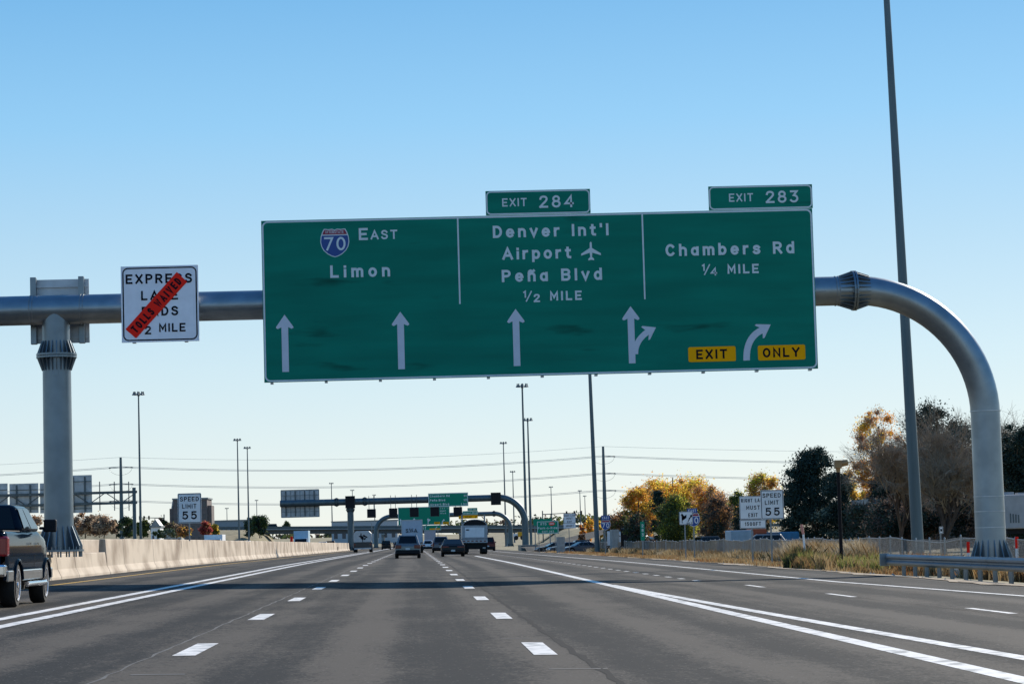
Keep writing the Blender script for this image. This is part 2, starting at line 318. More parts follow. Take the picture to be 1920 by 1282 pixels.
def text_mb(s, W, H, place, sw=.19, mb=None, lift=.0007):
    """letters along u from 0 to W, v from 0 to H; place(u, v, d) -> world point, d = depth towards the viewer"""
    mb = mb or MB(); hw = sw*H/2; ws = []
    for c in s: ws.append(None if c == ' ' else G[c][0]*(H*(1-sw))+2*hw)
    body = sum(x for x in ws if x is not None); nsp = sum(1 for x in ws if x is None); gaps = len(s)-1-nsp*2
    # spaces count as 2.6 gaps plus
    den = max(1, gaps+nsp*3.2); gw = sum(G[c][0]*H*(1-sw) for c in s if c != ' ')
    kx = 1.0
    if gw > 0: kx = min(1.38, max(.6, (W-(body-gw)-.23*H*den)/gw)) if len(s) > 1 else 1.0
    if len(s) == 1 and gw > 0: kx = max(.7, min(1.5, (W-2*hw)/gw))
    ws = [None if c == ' ' else G[c][0]*H*(1-sw)*kx+2*hw for c in s]; body = sum(x for x in ws if x is not None)
    g = (W-body)/den if len(s) > 1 else 0
    u = 0; k = 0
    for i, (c, wd) in enumerate(zip(s, ws)):
        if wd is None: u += g*2.2; continue
        if i and s[i-1] != ' ': u += g
        elif i: u += g
        for st in G[c][1]:
            k += 1
            sc = H-2*hw
            if c == "'": pass
            pts = [(u+hw+p[0]*H*(1-sw)*kx, hw+p[1]*sc) for p in st]
            closed = len(st) > 6 and abs(st[0][0]-st[-1][0]) < 1e-6 and abs(st[0][1]-st[-1][1]) < 1e-6
            ribbon(mb, pts, hw, lambda a, b, k=k: place(a, b, (k % 7)*lift), closed)
        u += wd
    return mb
# ================================================================== TERRAIN AND ROADS
def terrain(x, y):
    p = prof(y)
    if x > 14: 
        z = lerp_pts([(14, -.30), (15.2, -.36), (17, -.46), (20, -.68), (26, -.70), (60, -.3), (300, 2), (5000, 2)], x)
    elif x > -13: z = zr(x, 0)-.2
    else: z = lerp_pts([(-5000, -1), (-200, -1), (-60, -.6), (-42, -.75), (-38, -.5), (-13, -.1)], x)
    z += p
    if x > 13: z += .05*math.sin(x*1.3+y*.31)*smooth((x-15)/3)+.03*math.sin(y*.9)*smooth((x-15)/3)
    # embankment that carries the cross road, open where the bridge spans the freeway
    d = abs(y-985); top = 6.0-.022*x if abs(x) < 200 else (6.0-.022*math.copysign(200, x))
    side = smooth((-x-50)/12) if x < 2 else smooth((x-46)/14)
    e = smooth((95-d)/80)*side
    z = z*(1-e)+(top-.35)*e
    z += 6.5*smooth((y-1090)/450)
    return z
def sheet(name, xs, ys, fn, mat, kind=True):
    mb = MB(); n = len(xs)
    mb.v = [(x, y, fn(x, y)) for y in ys for x in xs]
    mb.f = [(j*n+i, j*n+i+1, (j+1)*n+i+1, (j+1)*n+i) for j in range(len(ys)-1) for i in range(n-1)]
    mb.m = [0]*len(mb.f)
    return struct(name, mb, mat, True)
XS = [-6000, -2500, -1200, -700, -450, -320, -250, -200, -170, -140, -120, -105, -95, -88, -82, -76, -70, -64, -58, -52, -46, -42, -38, -28, -13.2, -12.9, -5, 5, 14, 14.6, 15.2, 15.8, 16.5, 17.3, 18.2, 19.2, 20.3, 21.7, 23, 24.5, 26.5, 29, 33, 38, 43, 46, 49, 52, 55, 58, 61, 66, 72, 82, 100, 130, 170, 220, 300, 450, 700, 1200, 2500, 6000]
YS = [-200, -60]+list(range(0, 400, 5))+list(range(400, 860, 20))+list(range(860, 1120, 8))+[1150, 1200, 1300, 1500, 2000, 3000, 5000, 9000]
M_GRND = pm('dry_grass_ground', (.30, .24, .13), .95, scale=.35, col2=(.16, .14, .07), bump=.4, detail=9, lo=.35, hi=.6)
sheet('ground', XS, YS, terrain, M_GRND)
YR = [-60, -20]+list(range(0, 110, 10))+list(range(110, 160, 4))+list(range(160, 1000, 20))+[1000, 1100, 1400]
road = sheet('road', [-12.6, -6.2, 1.3, 5, 11.2], YR, lambda x, y: zr(x, y), M_ASPH)
sheet('shoulder', [11.2, 13, 14.6], YR, lambda x, y: zr(x, y)+(0 if x < 12 else -.01), M_SHLD)
sheet('opposite_road', [-40, -30, -20, -13.4], YR, zw, M_ASPH)
# fine gravel and dirt verge at the pavement edge
def verge():
    mb = MB(); ys = [y*2.0 for y in range(10, 170)]
    for y in ys: 
        a = 14.35+.25*math.sin(y*.37)+.15*math.sin(y*1.7); b = 15.9+.5*math.sin(y*.13)+.4*random.random()
        mb.v += [(a, y, zr(a, y)+.006), (b, y, terrain(b, y)+.03)]
    for i in range(len(ys)-1): mb.f.append((2*i, 2*i+1, 2*i+3, 2*i+2)); mb.m.append(0)
    return mb
struct('verge', verge(), M_DIRT, True)
# ------------------------------------------------------------------ painted markings
LIFT = .005
def strip(name, pts, wd, mat=None, lift=LIFT, step=6.0, jag=0, label=None):
    mb = MB(); p = []
    for (x0, y0), (x1, y1) in zip(pts, pts[1:]):
        n = max(1, int((y1-y0)/step))
        for i in range(n): p.append((x0+(x1-x0)*i/n, y0+(y1-y0)*i/n))
    p.append(pts[-1])
    for i, (x, y) in enumerate(p):
        j = (random.random()-.5)*jag; hw = wd/2*(1+(random.random()-.5)*(0 if not jag else .06 if jag < .02 else 1))
        mb.v += [(x+j-hw, y, zr(x, y)+lift), (x+j+hw, y, zr(x, y)+lift)]
        if i: k = 2*i; mb.f.append((k-2, k-1, k+1, k)); mb.m.append(0)
    o = part(name, mb, mat or M_PAINTW, road); 
    if label: o['label'] = label
    return o
strip('edge_line', [(-10.65, 5), (-10.65, 900)], .22, M_PAINTY, label='yellow left edge line')
strip('lane_line', [(-6.74, 5), (-6.74, 900)], .27, step=1.5, jag=.014); strip('lane_line', [(-6.12, 5), (-6.12, 900)], .27, step=1.5, jag=.014)
strip('lane_line', [(5.05, 5), (5.05, 212)], .24)
strip('lane_line', [(6.35, 10), (5.98, 24.6), (5.55, 42), (5.2, 60), (5.12, 66)], .22)
strip('edge_line', [(12.9, 20), (12.1, 49.9), (11.35, 67.7), (11.15, 118), (10.7, 247), (10.5, 420)], .17)
def dash_mesh(wd, ln):
    m = MB().add([(-wd/2, -ln/2, 0), (wd/2, -ln/2, 0), (wd/2, ln/2, 0), (-wd/2, ln/2, 0)], [(0, 1, 2, 3)])
    return m.mesh('lane_dash', M_PAINTW)
DM = dash_mesh(.25, 3.2); DMS = dash_mesh(.17, 1.1); DMR = dash_mesh(.15, 3.2)
def dash(me, x, y):
    o = link('lane_dash', me, road); o.location = (x, y, zr(x, y)+LIFT+.0015*abs(0)); 
    o.rotation_euler = (math.atan(-.0015*smooth((y-110)/40)), math.atan(.019), 0)
for k in range(-1, 55):
    dash(DM, -2.51, 28.8+12.19*k); dash(DM, 1.345, 28.1+12.19*k)
for X, Y in ((10.0, 28.), (9.23, 40.3), (8.8, 52), (8.46, 62.7)): dash(DMR, X, Y)
for k in range(60): dash(DMS, lerp_pts([(66, 8.15), (72.6, 7.95), (110, 7.75), (190, 7.6), (400, 7.5)], 71.5+3.66*k), 71.5+3.66*k)
# faint traces of old lines, joints and cracks
M_GHOST = pm('worn_paint_trace', (.075, .073, .068), .8, var=.3, scale=3)
for X, Y, w_, l_ in ((-2.4, 23.4, .5, .16), (1.5, 23.6, .55, .12), (1.2, 31.0, .35, .1)):
    mb = MB().add([(X-w_/2, Y-l_/2, zr(X-w_/2, Y)+.003), (X+w_/2, Y-l_/2, zr(X+w_/2, Y)+.003), (X+w_/2, Y+l_/2, zr(X+w_/2, Y)+.003), (X-w_/2, Y+l_/2, zr(X-w_/2, Y)+.003)], [(0, 1, 2, 3)])
    part('paint_trace', mb, M_GHOST, road)
strip('paving_joint', [(1.70, 8), (1.66, 45), (1.68, 150)], .075, M_TAR, .0025, .6, .06)
strip('paving_joint', [(-2.85, 8), (-2.85, 150)], .03, M_GHOST, .0025, .7, .05)
strip('paving_joint', [(-6.95, 8), (-6.95, 150)], .03, M_GHOST, .0025, .7, .04)
strip('paving_joint', [(9.35, 8), (8.3, 90)], .03, M_TAR, .0025, .7, .05)
# ------------------------------------------------------------------ median barrier
HT, HL = 1.38, .86
def bar_prof(x, h, zb):    # F-shape, both faces battered
    return [(x-.32, zb-.05), (x+.32, zb-.05), (x+.31, zb+.08), (x+.19, zb+.33), (x+.12, zb+h), (x-.12, zb+h), (x-.19, zb+.33), (x-.31, zb+.08)]
def seg(h, y, ln, x=-12.42, slope=None):
    mb = MB(); za = zr(x, y)-.0; zb = zr(x, y+ln)
    a = bar_prof(0, h, 0); b = bar_prof(0, h, zb-za)
    if slope: b = bar_prof(0, slope, zb-za)
    n = len(a)
    mb.add([(p, 0, q) for p, q in a]+[(p, ln, q) for p, q in b], [tuple(range(n))[::1], tuple(range(2*n-1, n-1, -1))]+[((i+1) % n, i, i+n, (i+1) % n+n) for i in range(n)])
    return mb
mbar = thing('median_barrier', 'long tan concrete median barrier along the left edge of the road', 'barrier', (-12.42, 60, 0))
y = 30.0
def addseg(y, ln, h, slope=None, x=-12.42):
    me = seg(h, y, ln-.05, x, slope).mesh('barrier_segment', M_CONC)
    o = link('barrier_segment', me, mbar, bevel=.025); o.location = (x+12.42+(random.random()-.5)*.015, y-60, zr(x, y)+(random.random()-.5)*.012)
while y < 78: addseg(y, 6.0, HT); y += 6.0
addseg(y, 3.2, HT); y += 3.2          # y = 81.2..
addseg(y, .9, HT, HL); y += .9
for k in range(4): addseg(y, 4.6, HL); y += 4.6
addseg(y, .9, HL, HT) if False else None
while y < 560: ln = 6.0 if y < 330 else 12.0; addseg(y, ln, HT); y += ln
bb = thing('median_barrier', 'short stretch of tan concrete barrier behind the left gantry post', 'barrier', (-14.0, 74, zr(-14, 74)))
for k in range(8):
    me = seg(HT, 70+6*k, 5.97, -14.0).mesh('barrier_segment', M_CONC); o = link('barrier_segment', me, bb, bevel=.025); o.location = (0, 70+6*k-74, 0)
plinth = MB().box(-13.75, -12.75, 82.6, 88.0, -.2, .98)
part('plinth', plinth, M_CONCG, mbar, label='low concrete plinth under the gantry post')
# ================================================================== GANTRIES
def collar(mb, c, ax, r, rf, L_, n=22):
    """flange pair with radiating gussets at point c along axis ax ('x' or 'z')"""
    c = Vector(c)
    A = Vector((1, 0, 0)) if ax == 'x' else Vector((0, 0, 1)); B = Vector((0, 1, 0)); Cc = A.cross(B)
    for s_ in (-1, 1): mb.tube([c+A*(.012*s_), c+A*(.075*s_)], rf, 28)
    for k in range(n):
        a = 2*math.pi*(k+.5)/n; d = B*math.cos(a)+Cc*math.sin(a); t = d.cross(A)*.014
        for s_ in (-1, 1):
            p0 = c+A*(.074*s_)+d*(r*.97); p1 = c+A*(.074*s_)+d*(rf-.02); p2 = c+A*(L_*s_)+d*(r*.97)
            p3 = c+A*(L_*s_)+d*(r+.02)
            mb.add([p0-t, p1-t, p3-t, p2-t, p0+t, p1+t, p3+t, p2+t], [(0, 1, 2, 3), (7, 6, 5, 4), (0, 4, 5, 1), (1, 5, 6, 2), (2, 6, 7, 3)])
        mb.tube([c+d*(rf-.06)-A*.11, c+d*(rf-.06)+A*.11], .018, 5)
def post_base(mb, x, Y, z, r, hgt, n=16):
    mb.tube([(x, Y, z), (x, Y, z+.07)], r+.32, 24)
    for k in range(n):
        a = 2*math.pi*k/n; d = Vector((math.cos(a), math.sin(a), 0)); t = Vector((-d.y, d.x, 0))*.015
        p = [Vector((x, Y, z+.07))+d*r*.97, Vector((x, Y, z+.07))+d*(r+.28), Vector((x, Y, z+.2))+d*(r+.28), Vector((x, Y, z+hgt))+d*(r+.01), Vector((x, Y, z+hgt))+d*r*.97]
        mb.add([q-t for q in p]+[q+t for q in p], [tuple(range(5)), tuple(range(9, 4, -1))]+[((i+1) % 5, i, i+5, (i+1) % 5+5) for i in range(5)])
        b_ = Vector((x, Y, z))+Vector((math.cos(a+.2), math.sin(a+.2), 0))*(r+.24)
        mb.tube([b_-Vector((0, 0, .18)), b_+Vector((0, 0, .16))], .03, 6)
def gantry(Y, xl, xp, xr, zb, rb, aR, zgl, zgr, label, left_arc=False, collars=(), mats=(M_GALV, M_GALVP)):
    t = thing('sign_gantry', label, 'sign gantry', (xp, Y, zgl))
    xa = xr-aR
    bm_ = MB(); b0 = xl if not left_arc else xp+aR
    bm_.tube([(b0, Y, zb), (xa-.02, Y, zb)], rb, 32); part('beam', bm_, mats[0], t, smooth_=True)
    am = MB(); am.tube([(xa-.02, Y, zb), (xa, Y, zb)]+[(xa+aR*math.sin(a), Y, zb-aR+aR*math.cos(a)) for a in [math.pi/2*i/22 for i in range(1, 23)]]+[(xr, Y, zb-aR-.9)], rb, 32)
    part('curved_arm', am, mats[0], t, smooth_=True)
    pr = MB(); pr.tube([(xr, Y, zb-aR-.9), (xr, Y, zgr)], [rb, rb*1.04], 32); part('post', pr, mats[0], t, smooth_=True)
    if left_arc:
        al = MB(); al.tube([(xp, Y, zgl), (xp, Y, zb-aR)]+[(xp+aR-aR*math.cos(a), Y, zb-aR+aR*math.sin(a)) for a in [math.pi/2*i/18 for i in range(1, 19)]], rb, 20); part('curved_arm', al, mats[0], t, smooth_=True)
    else:
        pl = MB(); pl.tube([(xp, Y, zgl), (xp, Y, zb)], [rb*.98, rb*.94], 32); part('post', pl, mats[1], t, smooth_=True)
    cl = MB(); collar(cl, (xa-.02, Y, zb), 'x', rb, rb*1.38, .52); part('flange_collar', cl, mats[1], t)
    for cx_, cz, ax in collars:
        cl = MB(); collar(cl, (cx_, Y, cz), ax, rb*.96, rb*1.36, .5); part('flange_collar', cl, mats[1], t)
    for x_, z_, hgt in ((xp, zgl, .85), (xr, zgr, .95)):
        bs = MB(); post_base(bs, x_, Y, z_, rb, hgt); part('base_plate', bs, mats[1], t)
    return t
YG = 85.0
ZB = (P(1560, 547, YG).z+P(430, 572, YG).z)/2; RB = .5
XL_, XR_ = P(108, 800, YG).x, P(1852, 880, YG).x
zc = P(108, 667, YG).z
gan = gantry(YG, -34, XL_, XR_, ZB, RB, 4.35, P(115, 1034, YG).z, -.25, 'large galvanised steel sign gantry carrying the big green sign over the road', collars=[(XL_, zc, 'z')])
# longitudinal weld seams, straps, weld bands on the near gantry
sm = MB(); sm.box(-34, 14.2, YG-RB-.006, YG-RB+.02, ZB-.06, ZB-.035); part('weld_seam', sm, M_STEEL, gan)
for yy in (771, 931, 959, 989):
    z = P(1850, yy, YG).z; rr = RB*1.03
    bnd = MB().tube([(XR_, YG, z), (XR_, YG, z+.028)], rr+.008, 32); part('weld_band', bnd, M_WELD, gan)
for px in (57, 151, 1566):
    for dx in (0, .1):
        X = P(px, 575, YG).x+dx
        bnd = MB().tube([(X, YG, ZB), (X+.03, YG, ZB)], RB+.02, 28); part('strap', bnd, M_STEEL, gan)
vent = MB(); c_ = P(107, 700, YG); vent.tube([(c_.x, YG-RB*.93, c_.z), (c_.x, YG-RB*.93-.03, c_.z)], .11, 18); part('hand_hole_cover', vent, M_GALVP, gan)
fd = MB(); fd.prism_y([(XR_-1.15, -1.0), (XR_+1.05, -1.0), (XR_+1.05, -.26), (XR_-1.15, -.26)], YG-1.1, YG+1.1); part('foundation', fd, M_CONCG, gan, bevel=.04)
# ------------------------------------------------------------------ big green sign
YS_ = YG-.86
def pl_(px, py, Y=YS_): q = P(px, py, Y); return q.x, q.z
def rect_mean(c, Y):
    q = [P(a, b, Y) for a, b in c]   # tl tr bl br
    return (q[0].x+q[2].x)/2, (q[1].x+q[3].x)/2, (q[2].z+q[3].z)/2, (q[0].z+q[1].z)/2
def rrect(x0, x1, z0, z1, r, n=6):
    pts = []
    for cx_, cz, a0 in ((x1-r, z1-r, 0), (x0+r, z1-r, 90), (x0+r, z0+r, 180), (x1-r, z0+r, 270)):
        pts += [(cx_+r*math.cos(R(a0+90*i/n)), cz+r*math.sin(R(a0+90*i/n))) for i in range(n+1)]
    return pts
def frame(mb, x0, x1, z0, z1, r, w_, y):
    a = rrect(x0, x1, z0, z1, r); b = rrect(x0+w_, x1-w_, z0+w_, z1-w_, max(r-w_, .001)); n = len(a)
    return mb.add([(x, y, z) for x, z in a]+[(x, y, z) for x, z in b], [(i, (i+1) % n, (i+1) % n+n, i+n) for i in range(n)])
def poly(mb, pts, y, m=0): return mb.add([(x, y, z) for x, z in pts], [tuple(range(len(pts)))], m)
def txt(s, xl, xr, yc, hp, parent, mat, Y, y=None, sw=.19, ht=None):
    y = y if y is not None else Y-.009
    q = P((xl+xr)/2, yc, Y); H = sz(hp, Y); W = sz(xr-xl, Y)*1.0
    mb = text_mb(s, W, H, lambda u, v, d: (q.x-W/2+u, y-d, q.z-H/2+v), sw)
    return part('lettering', mb, mat, parent)
X0, X1, Z0, Z1 = rect_mean([(488, 413), (1522, 392), (497, 717), (1535, 691)], YS_)
gs = thing('highway_sign', 'huge green overhead sign for I-70 East Limon, Airport and Chambers Rd with arrows', 'highway sign', (X0, YS_, Z0))
part('panel', MB().box(X0, X1, YS_, YS_+.05, Z0, Z1), M_GREEN, gs, bevel=.008)
part('border', frame(MB(), X0+.02, X1-.02, Z0+.02, Z1-.02, .2, .055, YS_-.003), M_WHITE, gs)
for i in range(11):
    x = X0+.25+i*(X1-X0-.5)/10
    part('support_beam', MB().box(x-.05, x+.05, YS_+.052, YS_+.34, Z0-.05, Z1-.3), M_ALU, gs)
hs = MB()
for z in (Z0+1.2, Z0+2.55, Z0+3.9): hs.box(X0, X1, YS_-.0025, YS_, z, z+.012)
part('panel_seam', hs, M_GREEN, gs)
def divider(a, b):
    (xa, za), (xb, zb_) = pl_(*a), pl_(*b); x = (xa+xb)/2
    part('divider_line', MB().box(x-.026, x+.026, YS_-.005, YS_-.003, zb_, Z1-.07), M_WHITE, gs)
divider((858, 406), (862.4, 569.8)); divider((1204, 398), (1209, 561))
tx = lambda s, a, b, c, h, **k: txt(s, a, b, c, h, gs, M_WHITE, YS_, **k)
tx('E', 672.7, 690, 439, 22.8); tx('AST', 694.5, 745, 440, 17.6, sw=.18)
tx('Limon', 619, 731.5, 508, 23.7, sw=.205)
tx("Denver Int'l", 923, 1142, 432.5, 23.2, sw=.205); tx('Airport', 941, 1071.5, 474.4, 23.2, sw=.205); tx('Peña Blvd', 940, 1129.5, 515.5, 23.4, sw=.205)
tx('MILE', 1031, 1091, 554.2, 17.8, sw=.205); tx('1', 981, 986.5, 551.5, 13.5, sw=.2); tx('/', 985.5, 1001, 555.5, 20.5, sw=.12); tx('2', 1000.5, 1013.5, 558.7, 15.5, sw=.205)
tx('Chambers Rd', 1246, 1491, 466.5, 23.4, sw=.205); tx('MILE', 1363.5, 1423, 504, 17.8, sw=.205)
tx('1', 1316, 1321.5, 501.5, 13.5, sw=.2); tx('/', 1319.5, 1335, 505.5, 20.5, sw=.12); tx('4', 1332, 1346.5, 509, 15.5, sw=.18)
def arrow_pts(tip, foot, kx=1.0):
    (xt, zt), (xf, zf) = pl_(*tip), pl_(*foot); x = (xt+xf)/2; k = sz(1, YS_)*kx
    hw, hh, sh = 16.4*k, 25.5*k, 6.3*k
    return [(x-sh, zf), (x+sh, zf), (x+sh, zt-hh+2.0*k), (x+hw-3.4*k, zt-hh-1.2*k), (x+hw, zt-hh+.8*k), (x+hw-.6*k, zt-hh+3.2*k), (x, zt), (x-hw+.6*k, zt-hh+3.2*k), (x-hw, zt-hh+.8*k), (x-hw+3.4*k, zt-hh-1.2*k), (x-sh, zt-hh+2.0*k)]
def add_poly_part(name, pts, y, mat, parent):
    mb = MB(); poly(mb, pts, y); o = part(name, mb, mat, parent); return o
M_WHITEA = pm('arrow_white_sheeting', (.60, .64, .72), .6, var=.03)
for a, b in (((533.7, 590), (535.4, 697)), ((750.4, 584.3), (753, 692)), ((966.5, 579), (969.7, 686)), ((1182, 574), (1185.5, 681))):
    add_poly_part('arrow', arrow_pts(a, b), YS_-.006, M_WHITEA, gs)
def curve_arrow(c0, c1, c2, tip, k, hwid, s0=.0):
    """shaft along a quadratic curve (pixel points) ending in an arrow head"""
    pts = []; n = 12; q0, q1, q2 = [Vector(pl_(*c)) for c in (c0, c1, c2)]; t_ = Vector(pl_(*tip))
    L_, R_ = [], []
    for i in range(n+1):
        t = i/n; p = q0*(1-t)**2+q1*2*t*(1-t)+q2*t*t; d = ((q1-q0)*(1-t)+(q2-q1)*t).normalized(); nn = Vector((-d.y, d.x))
        L_.append(p+nn*k); R_.append(p-nn*k)
    d = (t_-q2).normalized(); nn = Vector((-d.y, d.x)); b = q2-d*k*.55
    hd = [L_[-1]] + [b+nn*hwid-d*k*.3, b+nn*(hwid+.01)+d*k*.3, t_, b-nn*(hwid+.01)+d*k*.3, b-nn*hwid-d*k*.3]+[R_[-1]]
    m = MB(); vs = L_+R_[::-1]; nL = len(L_)
    m.add([(p.x, YS_-.007, p.y) for p in L_]+[(p.x, YS_-.007, p.y) for p in R_], [(nL+i, nL+i+1, i+1, i) for i in range(nL-1)])
    m.add([(p.x, YS_-.0072, p.y) for p in hd], [tuple(range(len(hd)))])
    return m
KA = sz(6.2, YS_)
part('arrow', curve_arrow((1191, 664), (1190, 640), (1213, 623), (1230, 613.6), KA*.9, sz(14, YS_)), M_WHITEA, gs)
part('arrow', curve_arrow((1400, 675.6), (1398, 634), (1427, 619.5), (1445, 608.3), KA, sz(14.5, YS_)), M_WHITEA, gs)
def yel(c, s, a, b, yc):
    x0, x1, z0, z1 = rect_mean(c, YS_)
    p = thing_part = part('exit_only_plate', MB().prism_y(rrect(x0, x1, z0, z1, .06), YS_-.012, YS_-.003), M_YELL, gs)
    txt(s, a, b, yc, 18, p, M_BLACK, YS_, y=YS_-.014, sw=.20)
yel([(1290, 651), (1379, 648.5), (1291, 679), (1380, 676.5)], 'EXIT', 1305, 1363.5, 663.8)
yel([(1420.7, 648), (1509.5, 645.5), (1421.5, 676), (1510.2, 673.5)], 'ONLY', 1429.6, 1499.8, 660.5)
ap = [(0, 18), (1.9, 16), (2.2, 6), (18.6, -4.5), (18.6, -8), (2.4, -3), (1.7, -11), (5.4, -14.5), (5.4, -17.5), (0, -16.2)]
ap = ap+[(-x, z) for x, z in ap[::-1][1:-1]]
c_ = pl_(1108, 471); k = sz(1, YS_)
add_poly_part('aeroplane_symbol', [(c_[0]+x*k, c_[1]+z*k) for x, z in ap], YS_-.006, M_WHITE, gs)
def tab(c, items):
    x0, x1, z0, z1 = rect_mean(c, YS_); z0 = Z1+.012
    p = part('exit_panel', MB().box(x0, x1, YS_+.002, YS_+.05, z0, z1), M_GREEN, gs, bevel=.008)
    part('border', frame(MB(), x0+.015, x1-.015, z0+.012, z1-.015, .16, .045, YS_-.001), M_WHITE, p)
    for s, a, b, yc, h in items: txt(s, a, b, yc, h, p, M_WHITE, YS_, y=YS_-.006, sw=.165)
tab([(910, 358.4), (1106.4, 354.2), (911.4, 402.8), (1107.3, 398.7)], [('EXIT', 941.3, 987.8, 379.5, 15.6), ('284', 1010.6, 1076.1, 377.8, 23.3)])
tab([(1328, 350), (1522.7, 345.3), (1329.4, 393.4), (1524, 389)], [('EXIT', 1366.4, 1412.4, 370.5, 15.6), ('283', 1435, 1497.5, 369, 23.3)])
def shield(parent, cx_, cz, W, H, y, interstate=True, num='70', wm=None):
    def outline(s):
        w2, h2 = W/2*s, H/2*s
        r_ = [(0, .93), (.18, 1.0), (.45, .97), (.62, 1.0), (.74, 1.0), (.86, .78), (.97, .45), (1.0, .08), (.93, -.25), (.78, -.52), (.5, -.78), (.22, -.93), (0, -1)]
        pts = [(a*w2, b*h2) for a, b in r_]; return pts+[(-a, b) for a, b in pts[::-1][1:-1]]
    wm = wm or M_WHITE
    sh = part('route_shield', MB().prism_y([(cx_+a, cz+b) for a, b in outline(1)], y-.004, y), wm, parent)
    zcut = cz+H*.265
    o = outline(.94); blue = [(cx_+a, min(cz+b, zcut)) for a, b in o if b <= H*.265+.001]
    o2 = [(a, b) for a, b in o]
    full = [(cx_+a, cz+b) for a, b in o]
    # split outline at the cut
    def split(pts, zc_, keep_low):
        out = []; n = len(pts)
        for i in range(n):
            p, q = pts[i], pts[(i+1) % n]; inp = (p[1] <= zc_) == keep_low; inq = (q[1] <= zc_) == keep_low
            if inp: out.append(p)
            if inp != inq: t = (zc_-p[1])/(q[1]-p[1]); out.append((p[0]+(q[0]-p[0])*t, zc_))
        return out
    add_poly_part('blue_field', split(full, zcut, True), y-.006, M_BLUE, sh)
    add_poly_part('red_field', split(full, zcut+H*.035, False), y-.006, M_SRED, sh)
    if interstate:
        w_ = W*.62; h_ = H*.1
        part('lettering', text_mb('INTERSTATE', w_, h_, lambda u, v, d: (cx_-w_/2+u, y-.008-d*.3, cz+H*.34+v), .14), wm, sh)
    w_ = W*.74; h_ = H*.47
    part('lettering', text_mb(num, w_, h_, lambda u, v, d: (cx_-w_/2+u, y-.008-d, cz-H*.26+v), .15), wm, sh)
c_ = pl_(627.8, 455.8); shield(gs, c_[0], c_[1], sz(54.5, YS_), sz(54, YS_), YS_-.003)
# ------------------------------------------------------------------ express lane sign
YE = YG-.72
x0, x1, z0, z1 = rect_mean([(225.5, 500.3), (370.6, 496), (229, 643), (374.5, 638.5)], YE)
es = thing('road_sign', 'square white EXPRESS LANE ENDS sign crossed by a red TOLLS WAIVED strip', 'road sign', (x0, YE, z0))
part('panel', MB().box(x0, x1, YE, YE+.045, z0, z1), M_WHITE3, es, bevel=.006)
part('border', frame(MB(), x0+.05, x1-.05, z0+.05, z1-.05, .19, .045, YE-.003), M_BLACK, es)
tb = lambda s, a, b, c, h, **k: txt(s, a, b, c, h, es, M_BLACK, YE, **k)
tb('EXPRESS', 236, 360, 522.3, 18); tb('LANE', 264.7, 333.7, 553.5, 17.8); tb('ENDS', 266, 334.2, 583, 17.6); tb('MILE', 298.4, 347.8, 613.8, 16); tb('2', 271.5, 284.5, 619, 15.5); tb('1', 259, 264, 612, 13.5); tb('/', 262, 276, 616, 19, sw=.12)
q = [P(a, b, YE) for a, b in ((331.6, 509.9), (350.7, 528.4), (255.2, 634.3), (235.3, 617.3))]
st = MB().prism_y([(v.x, v.z) for v in q], YE-.014, YE-.008); sp_ = part('overlay_strip', st, M_RED, es, label='red TOLLS WAIVED strip across the lettering')
a_ = (q[3]+q[2])/2; b_ = (q[0]+q[1])/2; d = (b_-a_); Ls = d.length; d.normalize(); nn = Vector((-d.z, 0, d.x))
Wt = Ls*.9; Ht = sz(15.5, YE)
part('lettering', text_mb('TOLLS WAIVED', Wt, Ht, lambda u, v, dd: tuple(a_+d*(Ls*.05+u)+nn*(v-Ht/2)+Vector((0, -.016-dd, 0))), .21), M_BLACK, sp_)
for xa_, xb_ in ((x0+.35, x0+.47), (x1-.5, x1-.38)): part('support_beam', MB().box(xa_, xb_, YE+.047, YE+.24, z0-.02, z1-.1), M_ALU, es)
# sign on the far side of the beam, seen from behind
YB = YG+.78
x0, x1, z0, z1 = P(63, 560, YB).x, P(167, 560, YB).x, P(110, 643.5, YB).z, P(110, 524, YB).z
bs = thing('road_sign', 'back of a square sign clamped to the beam above the left gantry post', 'road sign', (x0, YB, z0))
part('panel', MB().box(x0, x1, YB, YB+.04, z0, z1), M_ALU, bs)
for xa, xb in ((58.5, 69.5), (148.5, 159)):
    X, X2 = P(xa, 560, YB).x, P(xb, 560, YB).x
    part('support_beam', MB().box(X, X2, YB-.24, YB-.005, z0-.03, z1+.07), M_GALVP, bs, bevel=.01)
part('stiffener', MB().box(x0+.1, x1-.05, YB-.06, YB-.003, z1-.28, z1-.2).box(x0+.1, x1-.05, YB-.06, YB-.003, z0+.15, z0+.23), M_ALU, bs)
part('stiffener', MB().box(x0+.3, x0+.95, YB-.045, YB-.003, z1-.55, z1-.5).box(x1-.85, x1-.35, YB-.045, YB-.003, z1-.55, z1-.5), M_ALU, bs)
# ================================================================== GUARDRAIL
gr = thing('guardrail', 'galvanised W-beam guardrail in front of the right gantry post', 'guardrail', (16.3, 86, -.45))
def rail(y0, y1):
    pr_ = [(0, -.19), (-.045, -.15), (-.075, -.125), (-.075, -.07), (-.01, -.02), (-.01, .02), (-.075, .07), (-.075, .125), (-.045, .15), (0, .19)]
    t_ = [(x+.012, z) for x, z in pr_[::-1]]; pr_ = pr_+t_; n = len(pr_); mb = MB(); ys = [y0, y1]
    zt = lambda y: .10
    for y in ys: mb.v += [(16.3+x, y, zt(y)+z) for x, z in pr_]
    mb.f += [(i, (i+1) % n, (i+1) % n+n, i+n) for i in range(n)]+[tuple(range(n))[::-1], tuple(range(n, 2*n))]; mb.m = [0]*len(mb.f)
    return mb
y = 86.3; k = 0
while y > 50:
    part('rail', rail(y-3.81, y+.15), M_RAIL, gr).location.x = -.004*(k % 2); y -= 3.81; k += 1
